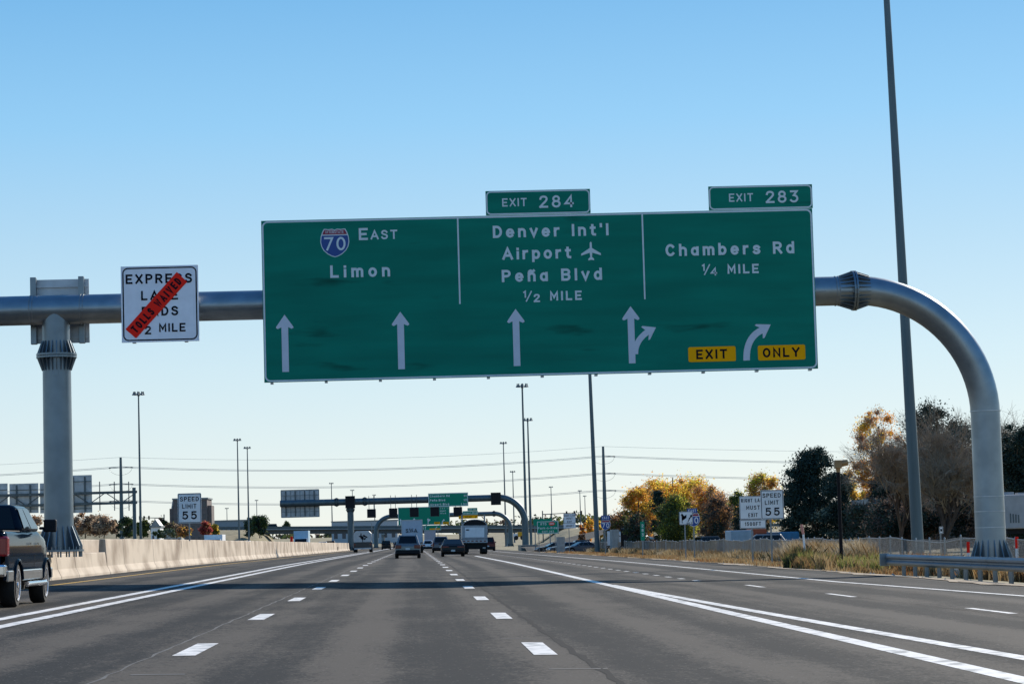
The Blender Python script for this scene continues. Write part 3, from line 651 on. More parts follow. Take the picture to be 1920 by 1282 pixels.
gm = MB(); gm.box(0, .10, -.045, .045, -.5, .30).box(0, .012, -.07, .07, -.5, .31).box(.10, .112, -.07, .07, -.5, .31); gpm = gm.mesh('post', M_STEEL)
gb = MB().box(-.005, -.06+.055, -.05, .05, -.05, .16)
y = 84.2
while y > 50:
    o = link('post', gpm, gr); o.location = (.07, y-86, .43); y -= 1.905
part('end_terminal', MB().box(16.05, 16.38, 86.47, 86.55, -.12, .32), M_GALVP, gr, bevel=.01)
# ================================================================== FAR GANTRIES AND THEIR SIGNS
def panel_sign(name, label, corners, Y, mat, parent=None, th=.06, cat_='highway sign', border=None):
    x0, x1, z0, z1 = rect_mean(corners, Y)
    t = thing(name, label, cat_, (x0, Y, z0))
    part('panel', MB().box(x0, x1, Y, Y+th, z0, z1), mat, t)
    if border: part('border', frame(MB(), x0+.04, x1-.04, z0+.04, z1-.04, .12, border, Y-.01), M_WHITE2, t)
    return t, x0, x1, z0, z1
def tt(t, s, a, b, yc, h, mat, Y, sw=.17, y=None): return txt(s, a, b, yc, h, t, mat, Y, y=Y-.02 if y is None else y, sw=sw)
Y2 = 470.0
xl2, xr2 = P(658, 1000, Y2).x, P(985, 1000, Y2).x
zb2 = (P(800, 938.5, Y2).z+P(600, 942, Y2).z)/2+.1
g2 = gantry(Y2, P(525, 942, Y2).x, xl2, xr2, zb2, .62, 4.8, zr(xl2, Y2), zr(xr2, Y2)-.3, 'second sign gantry down the road with a row of dark lane signals', collars=[(P(631, 940, Y2).x, zb2, 'x'), (P(684, 940, Y2).x, zb2, 'x'), (xl2, P(658, 955, Y2).z, 'z')], mats=(M_MAST, M_MAST))
bx = MB().box(xr2-1.4, xr2+1.6, Y2-14, Y2+1, zr(xr2, Y2)-.4, zr(xr2, Y2)+.75)
single('crash_barrier', bx, M_DARKST, 'low dark guardrail around the foot of the second gantry', 'guardrail')
def lane_signal(px0, py0, px1, py1, label, hang=True):
    Y = Y2-.95; a, b = P(px0, py0, Y), P(px1, py1, Y)
    t = thing('lane_signal', label, 'lane signal', (a.x, Y, b.z), 'dark lane signal boards on the second gantry')
    part('display', MB().box(a.x, b.x, Y, Y+.35, b.z, a.z), M_TRIMB, t, bevel=.04)
    part('housing', MB().box(a.x-.04, b.x+.04, Y+.05, Y+.5, b.z-.04, a.z+.04), M_DARKST, t)
    if hang:
        w_ = b.x-a.x; hb = MB()
        for f in (.22, .8): hb.box(a.x+w_*f-.05, a.x+w_*f+.05, Y+.15, Y+.25, a.z+.03, zb2+1.0)
        part('hanger', hb, M_DARKST, t)
for c, l in (((647.5, 930, 665.5, 951.5), 'dark lane signal board at the top of the second gantry left post'), ((688.5, 954.5, 704.5, 969.5), 'dark lane signal board hanging nearest the second gantry left post'),
             ((729.5, 953, 745, 969), 'dark lane signal board hanging just left of the far green arrow sign'), ((768.5, 951.5, 785, 968), 'dark lane signal board in front of the far green sign, above the white box truck'),
             ((807, 950.5, 823.5, 967), 'dark lane signal board under the green three-line distance sign'), ((850.5, 950.5, 866.5, 966), 'dark lane signal board right below the corner of the distance sign'),
             ((920.5, 923.5, 939, 945.5), 'dark lane signal board on the beam beside the second gantry curved arm')):
    lane_signal(*c, l, hang=c[1] > 946)
YD = Y2-1.1
ds, x0, x1, z0, z1 = panel_sign('highway_sign', 'green distance sign listing Chambers Rd, Peña Blvd and Airport Blvd', [(802.5, 924.3), (877.5, 923), (803.5, 949.5), (878, 948.7)], YD, M_GREEN2, border=.1)
for s, a, b, yc, h in (('Chambers Rd', 806, 843, 929.3, 4), ('Peña Blvd', 806, 834.5, 937.3, 4), ('Airport Blvd', 806.5, 842, 945, 4), ('1/4', 869.5, 875, 928.6, 4), ('1/2', 869.5, 875, 936.5, 4), ('1 1/4', 864.5, 875, 944.3, 4)): tt(ds, s, a, b, yc, h, M_WHITE2, YD, .2)
YK = Y2+1.0
bk, x0, x1, z0, z1 = panel_sign('highway_sign', 'back of a large sign on the left end of the second gantry', [(526.5, 919), (597.5, 917), (528, 970), (599, 968)], YK, M_ALU)
m = MB()
for i in range(5): x = x0+(x1-x0)*i/4; m.box(x-.07, x+.07, YK-.12, YK-.01, z0, z1)
for i in range(6): z = z0+(z1-z0)*i/5; m.box(x0, x1, YK-.1, YK-.008, z-.06, z+.06)
part('stiffener', m, M_STEEL, bk)
m = MB()
for i in range(4): x = x0+(x1-x0)*(i+.5)/4; m.box(x-.1, x+.1, YK-.4, YK-.12, z0+.2, z1-.2)
part('support_beam', m, M_DARKST, bk)
# third gantry
Y3 = 790.0
xl3, xr3 = P(705, 1010, Y3).x, P(957.5, 1010, Y3).x; zb3 = P(820, 965.5, Y3).z
gantry(Y3, 0, xl3, xr3, zb3, .7, 5.0, prof(Y3)-.1, prof(Y3)-.4, 'third sign gantry with curved posts at both ends, near the bridge', left_arc=True, mats=(M_MAST, M_MAST))
YT = Y3-1
s3, x0, x1, z0, z1 = panel_sign('highway_sign', 'distant green arrow sign on the third gantry with yellow exit only plates', [(746, 950.5), (843, 949), (747, 984.5), (843.5, 983)], YT, M_GREEN2, border=.12)
tt(s3, "Int'l", 826, 840, 952.3, 2.6, M_WHITE2, YT, .2); tt(s3, 'Airport', 825, 836, 957, 2.6, M_WHITE2, YT, .2); tt(s3, 'Blvd', 826, 836, 961.6, 2.6, M_WHITE2, YT, .2)
def up_arrow(t, px, y0, y1, Y, k=1.0):
    a, b = P(px, y0, Y), P(px, y1, Y); h = a.z-b.z; w_ = h*.14
    m = MB(); poly(m, [(a.x-w_/2, b.z), (a.x+w_/2, b.z), (a.x+w_/2, a.z-h*.3), (a.x+w_*1.4, a.z-h*.3), (a.x, a.z), (a.x-w_*1.4, a.z-h*.3), (a.x-w_/2, a.z-h*.3)], Y-.03); return part('arrow', m, M_WHITE2, t)
up_arrow(s3, 751, 972, 983, YT); up_arrow(s3, 776.5, 970.5, 982, YT); up_arrow(s3, 802.5, 971, 981.5, YT)
def bent_arrow(t, px, py, k, Y, mat=M_WHITE2):
    c = P(px, py, Y); s = sz(k, Y)
    m = MB(); pts = [(-.12, -1), (.12, -1), (.14, -.2), (.45, .25), (.45, -.05), (.95, .45), (.4, .85), (.4, .55), (-.02, .1), (-.12, -.3)]
    poly(m, [(c.x+a*s, c.z+b*s) for a, b in pts], Y-.034); return part('arrow', m, mat, t)
bent_arrow(s3, 802.8, 976.5, 5, YT); bent_arrow(s3, 829, 977, 5.5, YT)
for a, b, s in ((814, 825, 'EXIT'), (830.5, 841.5, 'ONLY')):
    q0, q1 = P(a, 978, YT), P(b, 982.3, YT); p = part('exit_only_plate', MB().box(q0.x, q1.x, YT-.03, YT-.015, q1.z, q0.z), M_YELL, s3); tt(p, s, a+2, b-2, 980.1, 2.4, M_BLACK, YT, .18, YT-.04)
s4, x0, x1, z0, z1 = panel_sign('highway_sign', 'small green exit sign for Airport Blvd beside the dark lane signal, above a yellow strip', [(867.5, 957.5), (896, 957), (867.5, 964.8), (896, 964.5)], YT, M_GREEN2, border=.1)
tt(s4, 'Airport Blvd', 869.5, 893.5, 961, 3, M_WHITE2, YT, .2)
q0, q1 = P(876.5, 952, YT), P(895, 957, YT); p = part('exit_panel', MB().box(q0.x, q1.x, YT, YT+.05, q1.z+.05, q0.z), M_GREEN2, s4); tt(p, 'EXIT 283', 878.5, 893, 954.5, 2.6, M_WHITE2, YT, .2)
s5, x0, x1, z0, z1 = panel_sign('highway_sign', 'yellow exit only strip with two arrows on the third gantry', [(860, 965.6), (895.8, 965.2), (860, 971.9), (895.8, 971.5)], YT, M_YELL)
tt(s5, 'EXIT ONLY', 872, 885, 968.6, 2.6, M_BLACK, YT, .2); bent_arrow(s5, 865.5, 968.7, 2.6, YT, M_BLACK); bent_arrow(s5, 891.5, 968.4, 2.6, YT, M_BLACK)
YU = 880.0
s6, x0, x1, z0, z1 = panel_sign('highway_sign', 'small far green sign below the third gantry, right of the box truck', [(794, 984.3), (827, 983.8), (794, 993.8), (827, 993.3)], YU, M_GREEN2, border=.1)
up_arrow(s6, 797.5, 985.8, 992.5, YU); bent_arrow(s6, 817, 989, 3.2, YU)
q0, q1 = P(805.5, 990.3, YU), P(825, 992.4, YU); part('exit_only_plate', MB().box(q0.x, q1.x, YU-.03, YU-.015, q1.z, q0.z), M_YELL, s6)
sp6 = MB(); 
for px in (800, 821): a = P(px, 993, YU); sp6.tube([(a.x, YU+.1, a.z), (a.x, YU+.1, prof(YU)-.5)], .12, 8)
part('post', sp6, M_STEEL, s6)
# left truss gantry over the opposite carriageway, seen with sign backs
YL = 335.0
tg = thing('sign_gantry', 'steel truss gantry over the opposite road at the left, carrying sign backs', 'sign gantry', (P(253, 1000, YL).x, YL, -.5))
xa, xb = P(-160, 922, YL).x, P(257, 922, YL).x; za, zb_ = P(150, 924.5, YL).z, P(150, 944.5, YL).z
part('chord', MB().box(xa, xb, YL-.16, YL+.16, za-.17, za+.17), M_DARKST, tg); part('chord', MB().box(xa, xb, YL-.16, YL+.16, zb_-.17, zb_+.17), M_DARKST, tg)
part('post', MB().tube([(P(252, 960, YL).x, YL, -.8), (P(252, 960, YL).x, YL, P(252, 913.5, YL).z)], .24, 14), M_MAST, tg)
m = MB(); n = 14; dx = (xb-xa)/n
for i in range(n): 
    m.tube([(xa+dx*i, YL, zb_ if i % 2 else za), (xa+dx*(i+1), YL, za if i % 2 else zb_)], .06, 6)
part('truss_brace', m, M_DARKST, tg)
m = MB()
for px in (187.5, 215, 242): q = P(px, 930, YL); m.box(q.x-.06, q.x+.06, YL-.3, YL-.18, P(px, 957, YL).z, P(px, 902.5, YL).z)
part('sign_bracket', m, M_DARKST, tg)
YLS = YL+.5
for c, l in (([(-60, 907), (14.5, 906.5), (-60, 961), (14.5, 960.5)], 'back of the leftmost sign on the truss gantry, cut by the photo edge'), ([(18, 906.5), (72, 905.5), (18, 962), (72, 961.5)], 'back of the sign on the truss gantry left of the steel post'), ([(75, 905.5), (115, 905), (75, 962), (115, 961)], 'back of a sign on the truss gantry partly hidden by the steel post'), ([(126, 891), (172.5, 890), (126, 961.5), (172.5, 960.5)], 'back of the tall sign on the truss gantry right of the steel post')):
    t, x0, x1, z0, z1 = panel_sign('highway_sign', l, c, YLS, M_ALU)
    m = MB()
    for f in (.25, .72): m.box(x0+(x1-x0)*f-.09, x0+(x1-x0)*f+.09, YLS-.3, YLS-.01, z0+.1, z1-.2)
    m.box(x0+.1, x1-.1, YLS-.1, YLS-.012, z1-.9, z1-.8); m.box(x0+.1, x1-.1, YLS-.1, YLS-.012, z0+.5, z0+.6)
    part('support_beam', m, M_DARKST, t)
# ================================================================== HIGH MASTS AND LAMPS
def mast(x0, y0, x1, y1, Y, rt, rbm, label, zg=None, lamp=True, H=None, lean=0):
    b = P(x1, y1, Y); top = P((x0+x1)/2+(x0-x1)*.5, y0, Y); zt_ = top.z if H is None else H
    x = b.x; zg = terrain(x, Y) if zg is None else zg
    t = thing('high_mast_light', label, 'light mast', (x, Y, zg), 'tall light masts along the freeway')
    part('pole', MB().tube([(x, Y, zg), (x+lean*.45, Y, zg+(zt_-zg)*.45), (x+lean, Y, zt_)], [rbm, (rbm*.52+rt*.48), rt], 14), M_MAST, t, smooth_=True)
    part('base_plate', MB().tube([(x, Y, zg), (x, Y, zg+.25)], rbm*1.8, 12), M_STEEL, t)
    if lamp:
        m = MB(); k = 1.05; n = 8
        x += lean; m.tube([(x+.55*k*math.cos(a), Y+.55*k*math.sin(a), zt_-.25) for a in [2*math.pi*i/16 for i in range(17)]], .06, 5, False)
        m.tube([(x, Y, zt_-.7), (x, Y, zt_+.15)], .28, 10)
        part('ring', m, M_DARKST, t)
        lm = MB()
        lm.tube([(0, 0, -.08), (0, 0, .3)], [.1, .12], 8); lm.tube([(0, 0, -.42), (0, 0, -.08)], [.36, .2], 10)
        me = lm.mesh('lamp', M_MAST)
        for i in range(n):
            a = 2*math.pi*i/n; o = link('lamp', me, t); o.location = (lean+.98*k*math.cos(a), .98*k*math.sin(a), zt_-zg-.1)
    return t
mast(258, 736, 264, 1006, 525, .14, .30, 'tall light mast on the left, just right of the steel gantry post')
mast(446, 823, 448.5, 1008, 800, .16, .34, 'left mast of the near pair left of the second gantry')
mast(465.5, 838, 466.5, 990, 880, .16, .36, 'right mast of the pair left of the second gantry, slightly shorter')
mast(978, 721, 987.5, 1022, 520, .17, .32, 'tallest light mast seen under the middle of the green sign')
mast(989, 785, 996, 1022, 640, .17, .36, 'light mast close behind the tallest one under the green sign')
mast(944.5, 829, 948, 985, 880, .16, .34, 'light mast left of the second gantry curved arm')
mast(962.5, 883, 964, 985, 1180, .17, .38, 'short far light mast between the two tall pairs near the curved arm')
mast(622, 905, 623, 985, 1400, .2, .4, 'tiny far light mast right of the big sign back'); mast(661.5, 918, 662, 985, 1600, .2, .4, 'tiny far light mast above the second gantry left post')
mast(702.5, 927, 703, 985, 1750, .2, .4, 'faint far light mast over the hanging lane signals'); mast(1034, 912, 1035, 985, 1500, .2, .4, 'thin far light mast above the park and ride sign')
mast(1087.5, 919, 1089, 985, 1600, .2, .4, 'left of two thin far masts beside the big mast'); mast(1097, 929, 1098, 985, 1750, .2, .4, 'right of two thin far masts beside the big mast')
mast(482, 937, 482, 985, 1800, .2, .4, 'faint far mast rising from the dark trees at the left')
mast(426, 952, 426, 990, 1700, .2, .35, 'short grey lamp pole left of the dark hill trees')
mast(1107, 703, 1120.5, 1040, 270, .12, .28, 'thick light mast rising behind the green sign, beside the power pole', H=31, lean=-.4)
mast(1663, 0, 1722, 1030, 112, .09, .28, 'huge light mast on the right, running out of the top of the photo', H=36, lean=-.62)
# transmission poles and lines
YP = 720.0
tp = []
for x0, y0, x1, y1, arms, l in ((226, 857, 228.5, 1005, (876.5, 908, 939.5), 'steel power line pole at the left with three arm levels'), (1133, 836.5, 1136, 1010, (856, 888, 920), 'dark power line pole right of the thick light mast')):
    X = P(x1, y1, YP).x; zt_ = P(x0, y0, YP).z; zg = terrain(X, YP)
    t = thing('power_pole', l, 'power pole', (X, YP, zg)); part('pole', MB().tube([(X, YP, zg), (X, YP, zt_)], [.75, .34], 14), M_MAST, t, smooth_=True)
    L = []
    for ya in arms:
        z = P(x0, ya, YP).z; m = MB(); 
        for s_ in ((-1, 1) if x0 < 500 else (1,)): m.tube([(X, YP, z), (X+s_*3.2, YP, z+.15)], .09, 6); m.tube([(X+s_*2.6, YP-.5, z+.1), (X+s_*3.4, YP+.5, z)], .12, 6); 
        for s_ in (-1, 1):
            m.tube([(X+s_*3.2*math.cos(a), YP, z-2.1*math.sin(a)) for a in [math.pi/2*i/8 for i in range(9)]], .035, 5)
        part('arm', m, M_DARKST, t); L.append(z)
    tp.append((X, zt_, L))
(XA, ZA, LA), (XB, ZB_, LB) = tp
M_WIRE = pm('power_wire', (.33, .36, .38), .5, .3)
def wire(pts, r): return MB().tube(pts, r, 4, False)
def caten(xa, za, xb, zb_, sag, y, n=24): return [(xa+(xb-xa)*i/n, y, za+(zb_-za)*i/n-sag*4*(i/n)*(1-i/n)) for i in range(n+1)]
for k, nm in enumerate(('upper', 'middle', 'lower')):
    for dy, side in ((-.35, 'nearer'), (.35, 'farther')):
        t = thing('power_line', f'{side} of the two {nm} pale power lines between the poles', 'power line', (XA, YP+dy, LA[k]), 'power lines crossing the sky low over the road')
        dz = .34 if dy > 0 else 0
        part('wire', wire(caten(XA, LA[k]+dz, XB, LB[k]+dz, 2.3, YP+dy), .05), M_WIRE, t)
        part('wire', wire(caten(XB, LB[k]+dz, XB+215, LB[k]-5.5+dz, 2.4, YP+dy), .05), M_WIRE, t)
        part('wire', wire(caten(XA-190, LA[k]+1+dz, XA, LA[k]+dz, 2.6, YP+dy), .05), M_WIRE, t)
t = thing('power_line', 'single thin topmost wire between the power poles', 'power line', (XA, YP, ZA), 'power lines crossing the sky low over the road')
part('wire', wire(caten(XA, ZA, XB, ZB_, 2.0, YP), .03), M_WIRE, t); part('wire', wire(caten(XB, ZB_, XB+215, ZB_-5, 2, YP), .03), M_WIRE, t); part('wire', wire(caten(XA-190, ZA, XA, ZA, 2, YP), .03), M_WIRE, t)
# ================================================================== OVERPASS
YO = 985.0
def deckz(x): return 6.0-.022*x
br = thing('overpass_bridge', 'long concrete overpass carrying the cross road over the freeway', 'bridge', (0, YO, prof(YO)))
def slab(x0, x1, y0, y1, dzt, dzb, n=6):
    m = MB()
    for i in range(n):
        a = x0+(x1-x0)*i/n; b = x0+(x1-x0)*(i+1)/n
        m.hexa([(a, y0, deckz(a)+dzb), (b, y0, deckz(b)+dzb), (b, y1, deckz(b)+dzb), (a, y1, deckz(a)+dzb)], [(a, y0, deckz(a)+dzt), (b, y0, deckz(b)+dzt), (b, y1, deckz(b)+dzt), (a, y1, deckz(a)+dzt)])
    return m
M_GIRD = pm('bridge_girder_dark', (.12, .11, .10), .8, var=.2)
part('deck', slab(-62, 62, YO-9, YO+9, 0, -.35), M_CONCG, br); part('girder', slab(-74, 61, YO-8, YO-7.2, -.35, -1.9), M_GIRD, br); part('girder', slab(-74, 61, YO+7.2, YO+8, -.35, -1.9), M_GIRD, br)
for i in range(3): part('girder', slab(-74, 61, YO-4+4*i-.4, YO-4+4*i+.4, -.35, -1.8), M_GIRD, br)
part('parapet', slab(-120, 150, YO-9, YO-8.7, 1.0, .004, 24), M_DARKST, br); part('parapet', slab(-120, 150, YO+8.7, YO+9, 1.0, .004, 24), M_DARKST, br)
for x in (-60, -42, -24.5, -12.4, 18, 36):
    for yy in (-6, 0, 6): part('column', MB().tube([(x, YO+yy, prof(YO)-.6), (x, YO+yy, deckz(x)-1.7)], .55, 12), M_CONCG, br)
    part('pier_cap', MB().box(x-.7, x+.7, YO-8, YO+8, deckz(x)-2.6, deckz(x)-1.8), M_CONCG, br)
# exit ramp climbing at the right
def ramp():
    mb = MB(); pts = [(14.8, 330, 0), (17.5, 420, 0), (24.5, 520, .0), (36, 640, .9), (49, 760, 2.4), (66, 880, 4.3), (78, 965, 5.2)]
    n = 40; c = []
    for i in range(n+1):
        t = i/n*(len(pts)-1); k = min(int(t), len(pts)-2); f = t-k; a, b = pts[k], pts[k+1]
        c.append(tuple(a[j]+(b[j]-a[j])*f for j in range(3)))
    for x, y, z in c:
        zz = max(z, terrain(x, y)-prof(y)+.0)+prof(y)+.05 if y > 350 else zr(x, y)-.02
        mb.v += [(x, y, zz), (x+8, y, zz)]
    for i in range(n): mb.f.append((2*i, 2*i+1, 2*i+3, 2*i+2)); mb.m.append(0)
    return mb
struct('exit_ramp', ramp(), M_SHLD, True)
# ================================================================== ROADSIDE SIGNS
def pole_sign(label, Y, post, corners, items, posts_r=.035, mat=M_WHITE2, tmat=M_BLACK, extra=None, back=True, bcol=M_BLACK, bw=.02, name='road_sign', tilt=0):
    x0, x1, z0, z1 = rect_mean(corners, Y); zg = terrain(P(post[0][0], post[0][1], Y).x, Y)
    if P(post[0][0], post[0][1], Y).x < -5: zg = P(post[0][0], post[0][1], Y).z
    t = thing(name, label, 'road sign', (P(post[0][0], post[0][1], Y).x, Y, zg))
    part('panel', MB().prism_y(rrect(x0, x1, z0, z1, min(.07, (z1-z0)*.1)), Y, Y+.012), mat, t)
    if bw: part('border', frame(MB(), x0+bw*.7, x1-bw*.7, z0+bw*.7, z1-bw*.7, .06, bw, Y-.003), bcol, t)
    for px, py, ptop in post:
        a = P(px, py, Y); part('post', MB().box(a.x-posts_r, a.x+posts_r, Y+.014, Y+.014+posts_r*2, min(zg, a.z)-.05, P(px, ptop, Y).z), M_STEEL, t)
    for it in items: tt(t, it[0], it[1], it[2], it[3], it[4], tmat, Y, it[5] if len(it) > 5 else .165, Y-.006)
    return t, x0, x1, z0, z1
pole_sign('white SPEED LIMIT 55 sign on the median barrier at the left', 133.5, [(355.3, 1012, 926)], [(333, 924), (377.5, 924.3), (333.5, 980), (378, 980.3)],
          [('SPEED', 337.5, 372.5, 935, 8.3), ('LIMIT', 341.5, 368, 948.5, 8.3), ('55', 342, 369, 965.5, 15, .18)], bw=.03)
pole_sign('white SPEED LIMIT 55 sign at the right roadside, in front of the exit sign', 117, [(1448.5, 1063, 922)], [(1425.5, 919), (1468.5, 917), (1427.5, 974), (1470.5, 972)],
          [('SPEED', 1429.5, 1464, 928.3, 8), ('LIMIT', 1434, 1460, 941.5, 8), ('55', 1435, 1462, 958.7, 15, .18)], bw=.028)
t, x0, x1, z0, z1 = pole_sign('white RIGHT LANE MUST EXIT sign with a 1500 FT plate below', 124, [(1412.5, 1062, 935)], [(1386, 930), (1436, 928.5), (1387, 973.5), (1437, 972.5)],
          [('RIGHT LANE', 1389.5, 1434, 937.5, 6.8), ('MUST', 1399, 1425, 951, 7.6), ('EXIT', 1403, 1420.5, 965, 7.2)], bw=.02)
q0, q1 = P(1387, 974.5, 124), P(1436.5, 989.5, 124); p = part('distance_plate', MB().box(q0.x, q1.x, 124.0, 124.012, q1.z, q0.z), M_WHITE2, t); tt(p, '1500FT', 1396.5, 1427, 981.6, 7.2, M_BLACK, 124, .16, 123.994)
part('border', frame(MB(), q0.x+.015, q1.x-.015, q1.z+.015, q0.z-.015, .04, .018, 123.997), M_BLACK, p)
# lane arrows sign with the interstate marker behind it
Yq = 146
t, x0, x1, z0, z1 = pole_sign('white lane arrows sign reading ONLY, in front of a blue route marker', Yq, [(1286.5, 1050, 962)], [(1273, 958.5), (1299, 958.5), (1274, 983.5), (1299.5, 983)], [('ONLY', 1287.5, 1297.5, 980.3, 3.6)], bw=.02)
def la(pts): m = MB(); poly(m, [(x0+(x1-x0)*a, z0+(z1-z0)*b) for a, b in pts], Yq-.008); part('arrow', m, M_BLACK, t)
la([(.18, .12), (.23, .12), (.23, .38), (.42, .60), (.36, .66), (.54, .76), (.52, .52), (.47, .56), (.24, .32), (.23, .68), (.30, .68), (.205, .88), (.11, .68), (.18, .68)])
la([(.6, .25), (.68, .25), (.70, .48), (.82, .62), (.78, .7), (.95, .76), (.92, .54), (.88, .58), (.75, .42)])
def route_marker(label, Y, post, banner, shc, bmat=M_BLUE):
    x0, x1, z0, z1 = rect_mean(banner, Y); a = P(post[0], post[1], Y)
    t = thing('road_sign', label, 'route marker', (a.x, Y, terrain(a.x, Y)))
    part('banner', MB().box(x0, x1, Y, Y+.01, z0, z1), bmat, t); cx_ = (x0+x1)/2
    w_, h_ = (x1-x0)*.72, (z1-z0)*.58
    part('lettering', text_mb('EAST', w_, h_, lambda u, v, d: (cx_-w_/2+u, Y-.004-d, (z0+z1)/2-h_/2+v), .17), M_WHITE2, t)
    q = P(shc[0], shc[1], Y); shield(t, q.x, q.z, sz(shc[2], Y), sz(shc[3], Y), Y, interstate=False, wm=M_WHITE2)
    part('post', MB().box(a.x-.035, a.x+.035, Y+.012, Y+.08, terrain(a.x, Y)-.1, z1-.05), M_STEEL, t)
route_marker('blue EAST I-70 marker half hidden behind the lane arrows sign', 150, (1303, 1049), [(1288.5, 951), (1308, 954), (1287.5, 960), (1307, 963)], (1300.5, 974.5, 24, 25))
route_marker('blue and red EAST I-70 marker beside the thick light mast', 210, (1135.5, 1037), [(1127, 965.5), (1144, 966), (1127, 974), (1144, 974.5)], (1135.5, 984, 18.5, 18.5))
Ym = 176
t, x0, x1, z0, z1 = pole_sign('narrow green mile marker with the digits 283 stacked', Ym, [(1205.5, 1044, 990)], [(1200.5, 977.5), (1208.5, 977), (1201, 1013), (1209, 1012.5)], [('2', 1202.8, 1206.6, 985, 5.5), ('8', 1203, 1206.8, 993.5, 5.5), ('3', 1203.2, 1207, 1002, 5.5)], mat=M_GREEN2, tmat=M_WHITE2, bw=0)
t, x0, x1, z0, z1 = pole_sign('far white RIGHT LANE MUST EXIT sign with a distance plate', 258, [(1068, 1031, 968)], [(1056.5, 962.5), (1079.5, 962), (1056.5, 980.5), (1079.5, 980.5)], [('RIGHT LANE', 1058, 1078, 966, 3), ('MUST', 1062, 1073.5, 971.5, 3.4), ('EXIT', 1063.5, 1072, 977.5, 3.2)], bw=.025)
q0, q1 = P(1056.5, 981, 258), P(1079.5, 989.5, 258); p = part('distance_plate', MB().box(q0.x, q1.x, 258., 258.02, q1.z, q0.z), M_WHITE2, t); tt(p, '1000FT', 1061, 1075.5, 985.5, 3.6, M_BLACK, 258, .17, 257.99)
Yr = 288
t, x0, x1, z0, z1 = pole_sign('green RTD Park-n-Ride sign on two posts', Yr, [(1011, 1028, 990), (1041.5, 1028, 990)], [(1006.5, 976.5), (1047.5, 976), (1006.5, 1000.5), (1047.5, 1000.3)], [('RTD', 1013.5, 1024.5, 982, 4.2), ('Park-n-Ride', 1008.5, 1045, 989.3, 4.2), ('EXIT 283', 1016.5, 1038.5, 996, 3.4)], mat=M_GREEN2, tmat=M_WHITE2, bcol=M_WHITE2, bw=.06)
c_ = P(1034.5, 981.3, Yr); m = MB(); poly(m, [(c_.x+sz(5.5, Yr)*math.cos(a), c_.z+sz(3.2, Yr)*math.sin(a)) for a in [2*math.pi*i/20 for i in range(20)]], Yr-.012); part('logo', m, M_RED, t)
m = MB(); m.box(c_.x-.24, c_.x+.24, Yr-.02, Yr-.014, c_.z-.05, c_.z+.05); part('logo', m, M_WHITE2, t)
a = P(1041.5, 1010, 300)
t, x0, x1, z0, z1 = panel_sign('highway_sign', 'green sign half hidden behind the park and ride sign', [(1000, 972.5), (1034, 972), (1000, 985), (1034, 984.5)], 330, M_GREEN2)
m = MB()
for px in (1003, 1031): a = P(px, 985, 330); m.box(a.x-.06, a.x+.06, 330.07, 330.19, terrain(a.x, 330)-.1, a.z+.5)
part('post', m, M_STEEL, t)
single('utility_cabinet', MB().box(P(1044, 1010, 262).x, P(1059, 1010, 262).x, 262, 263, terrain(15, 262), P(1050, 1006, 262).z), M_CONCG, 'grey box behind the fence below the white exit sign', 'utility cabinet')
# brown pole with tan signal housing
Yv = 101; a = P(1578.5, 1066, Yv); zt_ = P(1575, 878, Yv).z
t = thing('warning_beacon', 'dark brown pole topped by a tan hooded signal box', 'signal pole', (a.x, Yv, terrain(a.x, Yv)))
part('pole', MB().tube([(a.x, Yv, terrain(a.x, Yv)-.05), (a.x, Yv, zt_)], .075, 12), M_WOODP, t, smooth_=True)
m = MB(); m.box(a.x-.15, a.x+.13, Yv-.16, Yv+.16, zt_, zt_+.34); part('housing', m, M_TAN, t, bevel=.03)
m = MB(); m.tube([(a.x+.13, Yv, zt_+.2), (a.x+.4, Yv, zt_+.24)], [.14, .12], 14, False); m.tube([(a.x, Yv, zt_-.15), (a.x, Yv, zt_+.02)], [.08, .1], 10); part('visor', m, M_TAN, t)
# traffic signals and mast arm on the cross road
for px, py, x2, l, lab in ((1018, 960, 1090, 1, 'signal mast arm on the cross road right of the curved gantry arm'), (308, 955, 262, -1, 'signal mast arm on the cross road left of the brown building')):
    Yx = 960; a = P(px, 990, Yx); e = P(x2, 960 if l == 1 else 970, Yx)
    t = thing('traffic_signal', lab, 'traffic signal', (a.x, Yx, terrain(a.x, Yx)))
    part('pole', MB().tube([(a.x, Yx, terrain(a.x, Yx)), (a.x, Yx, e.z+1)], .22, 10), M_DARKST, t)
    part('mast_arm', MB().tube([(a.x, Yx, e.z-.4), (e.x, Yx, e.z)], [.18, .1], 8), M_DARKST, t)
    for f in (.62, .82, 1.0):
        x = a.x+(e.x-a.x)*f; s_ = part('signal_head', MB().box(x-.3, x+.3, Yx-.3, Yx+.1, e.z-.9, e.z+.6), M_TRIMB, t); 
# ================================================================== VEHICLES
def arch(yc, r, zb): return [(yc+r*math.cos(a), max(zb, .02+r*math.sin(a)+zb*.0)) for a in [math.pi*i/10 for i in range(11)]]
def side_profile(top, L, zb, wheels, r):
    """closed (y,z) outline: top points from rear to front, bottom with wheel arches"""
    pts = list(top); bot = []
    for yc in sorted(wheels, reverse=True):
        bot += [(yc+r*math.cos(a), .36+r*math.sin(a)) for a in [math.asin(min(1, max(-1, (zb-.36)/r)))+ (math.pi-2*math.asin(min(1, max(-1, (zb-.36)/r))))*i/10 for i in range(11)]]
    return pts+[(L-.05, zb)]+bot+[(.08, zb)]
def quad_inset(c, k, off, cen):
    """shrink quad c by k towards its middle and push it out from cen"""
    c = [Vector(v) for v in c]; m = sum(c, Vector())/4; n = (c[1]-c[0]).cross(c[3]-c[0]).normalized()
    if n.dot(m-Vector(cen)) < 0: n = -n
    kx, kz = k if isinstance(k, tuple) else (k, k)
    return [m+(v-m)*kx+n*off for v in c]
